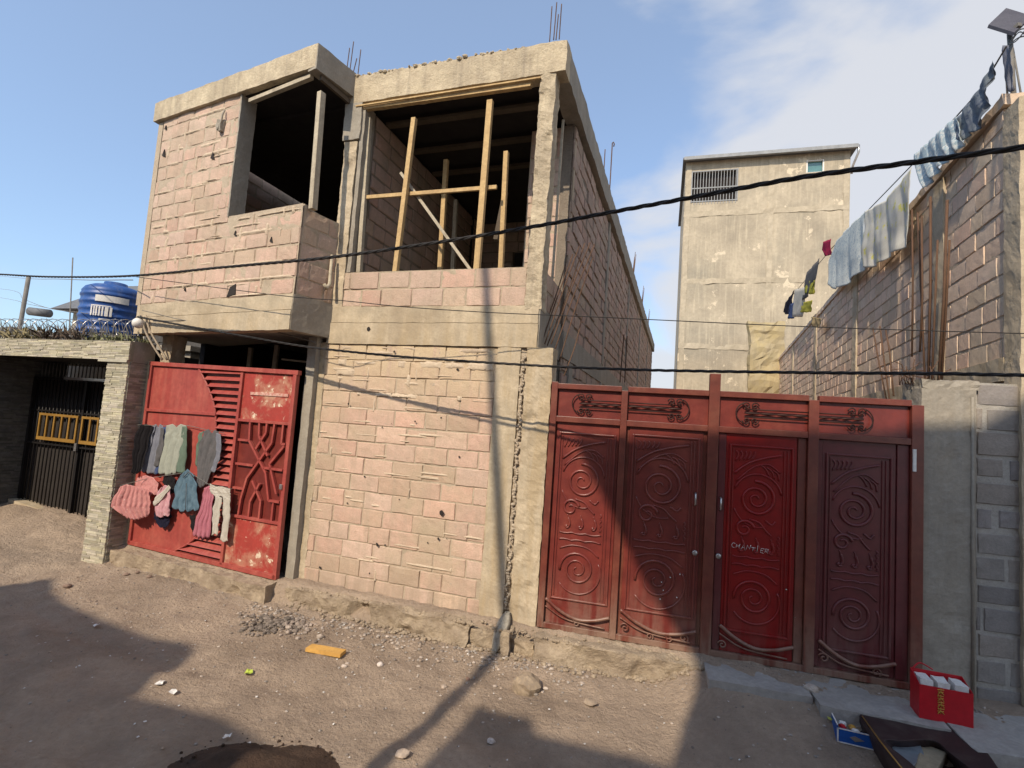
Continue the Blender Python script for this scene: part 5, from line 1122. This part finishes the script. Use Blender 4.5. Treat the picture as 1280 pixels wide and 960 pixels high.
for k in range(4):
    z = HB-.075-k*.048; r_ = random.Random(k+3)
    for st in ([(-.5, .8), (.5, .9)], [(0, 1.1), (0, -.1)], [(-.45, .35), (.45, .45)], [(-.1, .4), (-.5, -.2)], [(.1, .4), (.5, -.1)], [(-.3, 1), (-.35, .6)]):
        q.tube([FBg.p(gx_+x*.042+r_.uniform(-.003, .003), -.003, z+y_*.038) for x, y_ in st], .0036, 4)
q.build('gold_writing', M['baggold'], bag)
q = MB(); q.tube(curve_pts([FBg.p(LW*.05, .17, HB+.03), FBg.p(LW*.2, .18, HB+.075), FBg.p(LW*.45, .18, HB+.04)], 8), .006, 6); q.build('handle', M['bagred'], bag)
# blue box
bx_ = thing('small_blue_box', 'open blue carton with white rim and small colourful contents', 'box', tuple(at_z(1068, 925, -.2)))
gz = on_ground(1068, 930).z; A_ = at_z(1046, 927, gz+.0); B_ = at_z(1092, 938, gz); FBx = Frame((A_.x, A_.y), to=(B_.x, B_.y)); LX = (Vector((B_.x, B_.y))-Vector((A_.x, A_.y))).length
M['boxblue'] = mat('box_blue', (.02, .10, .38), (.015, .08, .30), bump=.05, rough=.4)
for nm, r_ in (('front_side', (0, LX, 0, .006, 0, .105)), ('back_side', (0, LX, .194, .20, 0, .13)), ('left_side', (0, .006, .007, .193, 0, .12)), ('right_side', (LX-.006, LX, .007, .193, 0, .12)), ('base', (.007, LX-.007, .007, .193, .002, .05))):
    q = MB(); q.box(FBx, r_[0], r_[1], r_[2], r_[3], gz+r_[4], gz+r_[5]); q.build(nm, M['boxblue'] if nm != 'base' else M['white'], bx_)
q = MB(); q.box(FBx, 0, LX, -.003, .0, gz+.098, gz+.106); q.box(FBx, 0, .01, -.003, .0, gz, gz+.106); q.box(FBx, 0, LX, -.003, .0, gz+.0, gz+.008); q.box(FBx, 0, LX, .193, .201, gz+.13, gz+.137); q.box(FBx, 0, .008, .007, .193, gz+.12, gz+.128); q.build('white_rim', M['white'], bx_)
q = MB(); q.prism(FBx, [(LX*.35, gz+.055), (LX*.5, gz+.03), (LX*.75, gz+.05), (LX*.5, gz+.07)], -.004, -.001); q.build('emblem', mat('box_emblem', (.25, .22, .2), bump=0), bx_)
for k, (mt_, a, b) in enumerate((('bagred', .25, .5), ('white', .6, .35), ('baggold', .55, .6), ('white', .3, .75), ('dark', .8, .35))):
    q = MB(); stone(q, FBx.p(LX*a, .2*b, gz+.075), .032, random.Random(k), col=(1, 1, 1), flat=.6); q.build('small_item', M[mt_], bx_)
# dark plastic tub close to the camera
tub = thing('plastic_tub', 'dark brown plastic tub with wide rim holding silver and tan packets', 'tub', tuple(at_z(1170, 990, -.3)))
M['tub'] = mat('tub_plastic', (.040, .022, .022), (.03, .016, .017), sc1=3, bump=.1, bsc=20, rough=.6, spec=.3, stain=(.085, .065, .055), ssc=5, samt=.6, chips=(.16, .14, .12), chipthr=.72, chipsc=30)
zt = -.02; rim = [at_z(x, y, zt) for x, y in ((1074, 894), (1120, 889), (1172, 893), (1215, 917), (1262, 985), (1262, 1050), (1200, 1060), (1128, 962))]
cen = sum(rim, Vector())/len(rim); inn = [cen+(p-cen)*.60+Vector((0, 0, -.025)) for p in rim]; inn[2] = at_z(1165, 925, zt-.02); inn[1] = at_z(1130, 926, zt-.02); inn[0] = at_z(1104, 927, zt-.02); inn[3] = at_z(1186, 940, zt-.02)
bot = [cen+(p-cen)*.50-Vector((0, 0, .16)) for p in rim]; ob = [cen+(p-cen)*.80-Vector((0, 0, .27)) for p in rim]; lip = [p-Vector((0, 0, .05)) for p in rim]; rim = [p for p in curve_pts([rim[-1], *rim, rim[0]], 6)][6:-1]; inn = [p for p in curve_pts([inn[-1], *inn, inn[0]], 6)][6:-1]
bot = [cen+(p-cen)*.50-Vector((0, 0, .16)) for p in rim]; ob = [cen+(p-cen)*.80-Vector((0, 0, .27)) for p in rim]; lip = [p-Vector((0, 0, .05)) for p in rim]; n = len(rim)
q = MB(); q.add(rim+inn+bot+lip+ob, [(i, (i+1) % n, n+(i+1) % n, n+i) for i in range(n)]+[(n+i, n+(i+1) % n, 2*n+(i+1) % n, 2*n+i) for i in range(n)]+[[2*n+i for i in range(n)]]+[(i, 3*n+i, 3*n+(i+1) % n, (i+1) % n) for i in range(n)]+[(3*n+i, 4*n+i, 4*n+(i+1) % n, 3*n+(i+1) % n) for i in range(n)])
o = q.build('shell', M['tub'], tub, bevel=.012)
q = MB(); q.tube([p+Vector((0, 0, .004)) for p in (at_z(1128, 962, zt), at_z(1100, 927, zt), at_z(1078, 896, zt))], .005, 6); q.build('gold_edge', M['gold'], tub)
for nm, pts, mt_ in (('silver_packet', ((1112, 930), (1150, 928), (1158, 948), (1134, 962)), mat('silver_foil', (.35, .40, .44), (.25, .3, .34), bump=.2, bsc=12, rough=.3, metal=.5)), ('tan_packet', ((1152, 928), (1184, 940), (1170, 965), (1140, 968)), mat('tan_card', (.34, .28, .19), (.27, .22, .15), sc1=12, bump=.2))):
    P_ = [at_z(x, y, zt-.09+.02*(k % 2)) for k, (x, y) in enumerate(pts)]; q = MB(); q.hexa([*(p-Vector((0, 0, .06)) for p in P_), *P_]); q.build(nm, mt_, tub, bevel=.01)

# ================================================================== ACROSS THE STREET (behind the viewer): they cast the street's shadows
FO = Frame((0, -4.2), ang=radians(-18.5))
if FO.W.y < 0: FO.W = -FO.W
def back(P, F=FO):                     # follow the sunlight from a lit point back to the facade line
    n = F.W; t = ((F.o.x-P.x)*n.x+(F.o.y-P.y)*n.y)/(L.x*n.x+L.y*n.y); q = P+L*t
    return ((q.x-F.o.x)*F.U.x+(q.y-F.o.y)*F.U.y, q.z)
def gp(px, py): return back(on_ground(px, py))
def g2(px, py): return back(C2.P(px, py, 0))
def opp(name, label, pts):
    t = thing(name, label, 'house', tuple(FO.p(pts[0][0], 0, 0)))
    a = [(pts[0][0], -.4)]+list(pts)+[(pts[-1][0], -.4)]
    q = MB(); q.prism(FO, a, 0, -.22); q.build('wall', M['blockshade'], t)
    x0 = min(p[0] for p in pts); x1 = max(p[0] for p in pts); zz = min(p[1] for p in pts)-.3
    q = MB(); q.box(FO, x0+.1, x1-.1, -6, -.25, -.3, max(1.5, zz*.5)); q.build('rear_block', M['blockshade'], t)
A_ = [gp(x, y) for x, y in ((0, 733), (67, 723), (68, 740), (80, 753), (143, 780), (190, 797), (240, 807), (242, 817), (190, 847), (167, 870), (240, 887), (283, 900), (313, 917), (345, 940))]
A_ = [(A_[0][0]-14, A_[0][1]+.3), (A_[0][0]-2.5, A_[0][1]+.3)]+A_
opp('opposite_house', 'block house across the street with uneven parapet, behind the viewer', A_)
B_ = [gp(x, y) for x, y in ((528, 958), (598, 882), (625, 892), (663, 897), (671, 918), (760, 939), (836, 957))]
opp('opposite_shed', 'low shed across the street between two houses, behind the viewer', B_)
C_ = [gp(838, 957), gp(853, 905), gp(870, 858)]+[g2(x, y) for x, y in ((872, 822), (857, 790), (835, 755), (820, 735), (800, 705), (780, 662), (766, 637), (757, 612), (750, 600), (732, 570), (720, 543), (790, 547), (892, 543), (1017, 541), (1150, 532), (1222, 528))]+[back(FS.P(1280, 497))]
C_ = C_+[(C_[-1][0]+5, C_[-1][1]+.8)]
opp('opposite_tall_house', 'three storey house across the street, behind the viewer', C_)
S1 = FM.p(.69, 0, 2.96); S2 = FM.p(.28, 0, .03); Nn = L.cross(S1-S2); gd = Nn.cross(Vector((0, 0, 1))).normalized()
if gd.y > 0: gd = -gd
base = Vector((S2.x, S2.y, 0))+gd*7.1; t = (S1.y-base.y)/L.y; P1 = S1-L*t; d = P1-base
q = MB(); q.tube([base-d*.05, base, P1+d*.12], [.07, .065, .055], 10); tag(q.build('utility_pole', M['woodgrey']), 'leaning wooden utility pole behind the viewer at the roadside', 'pole')
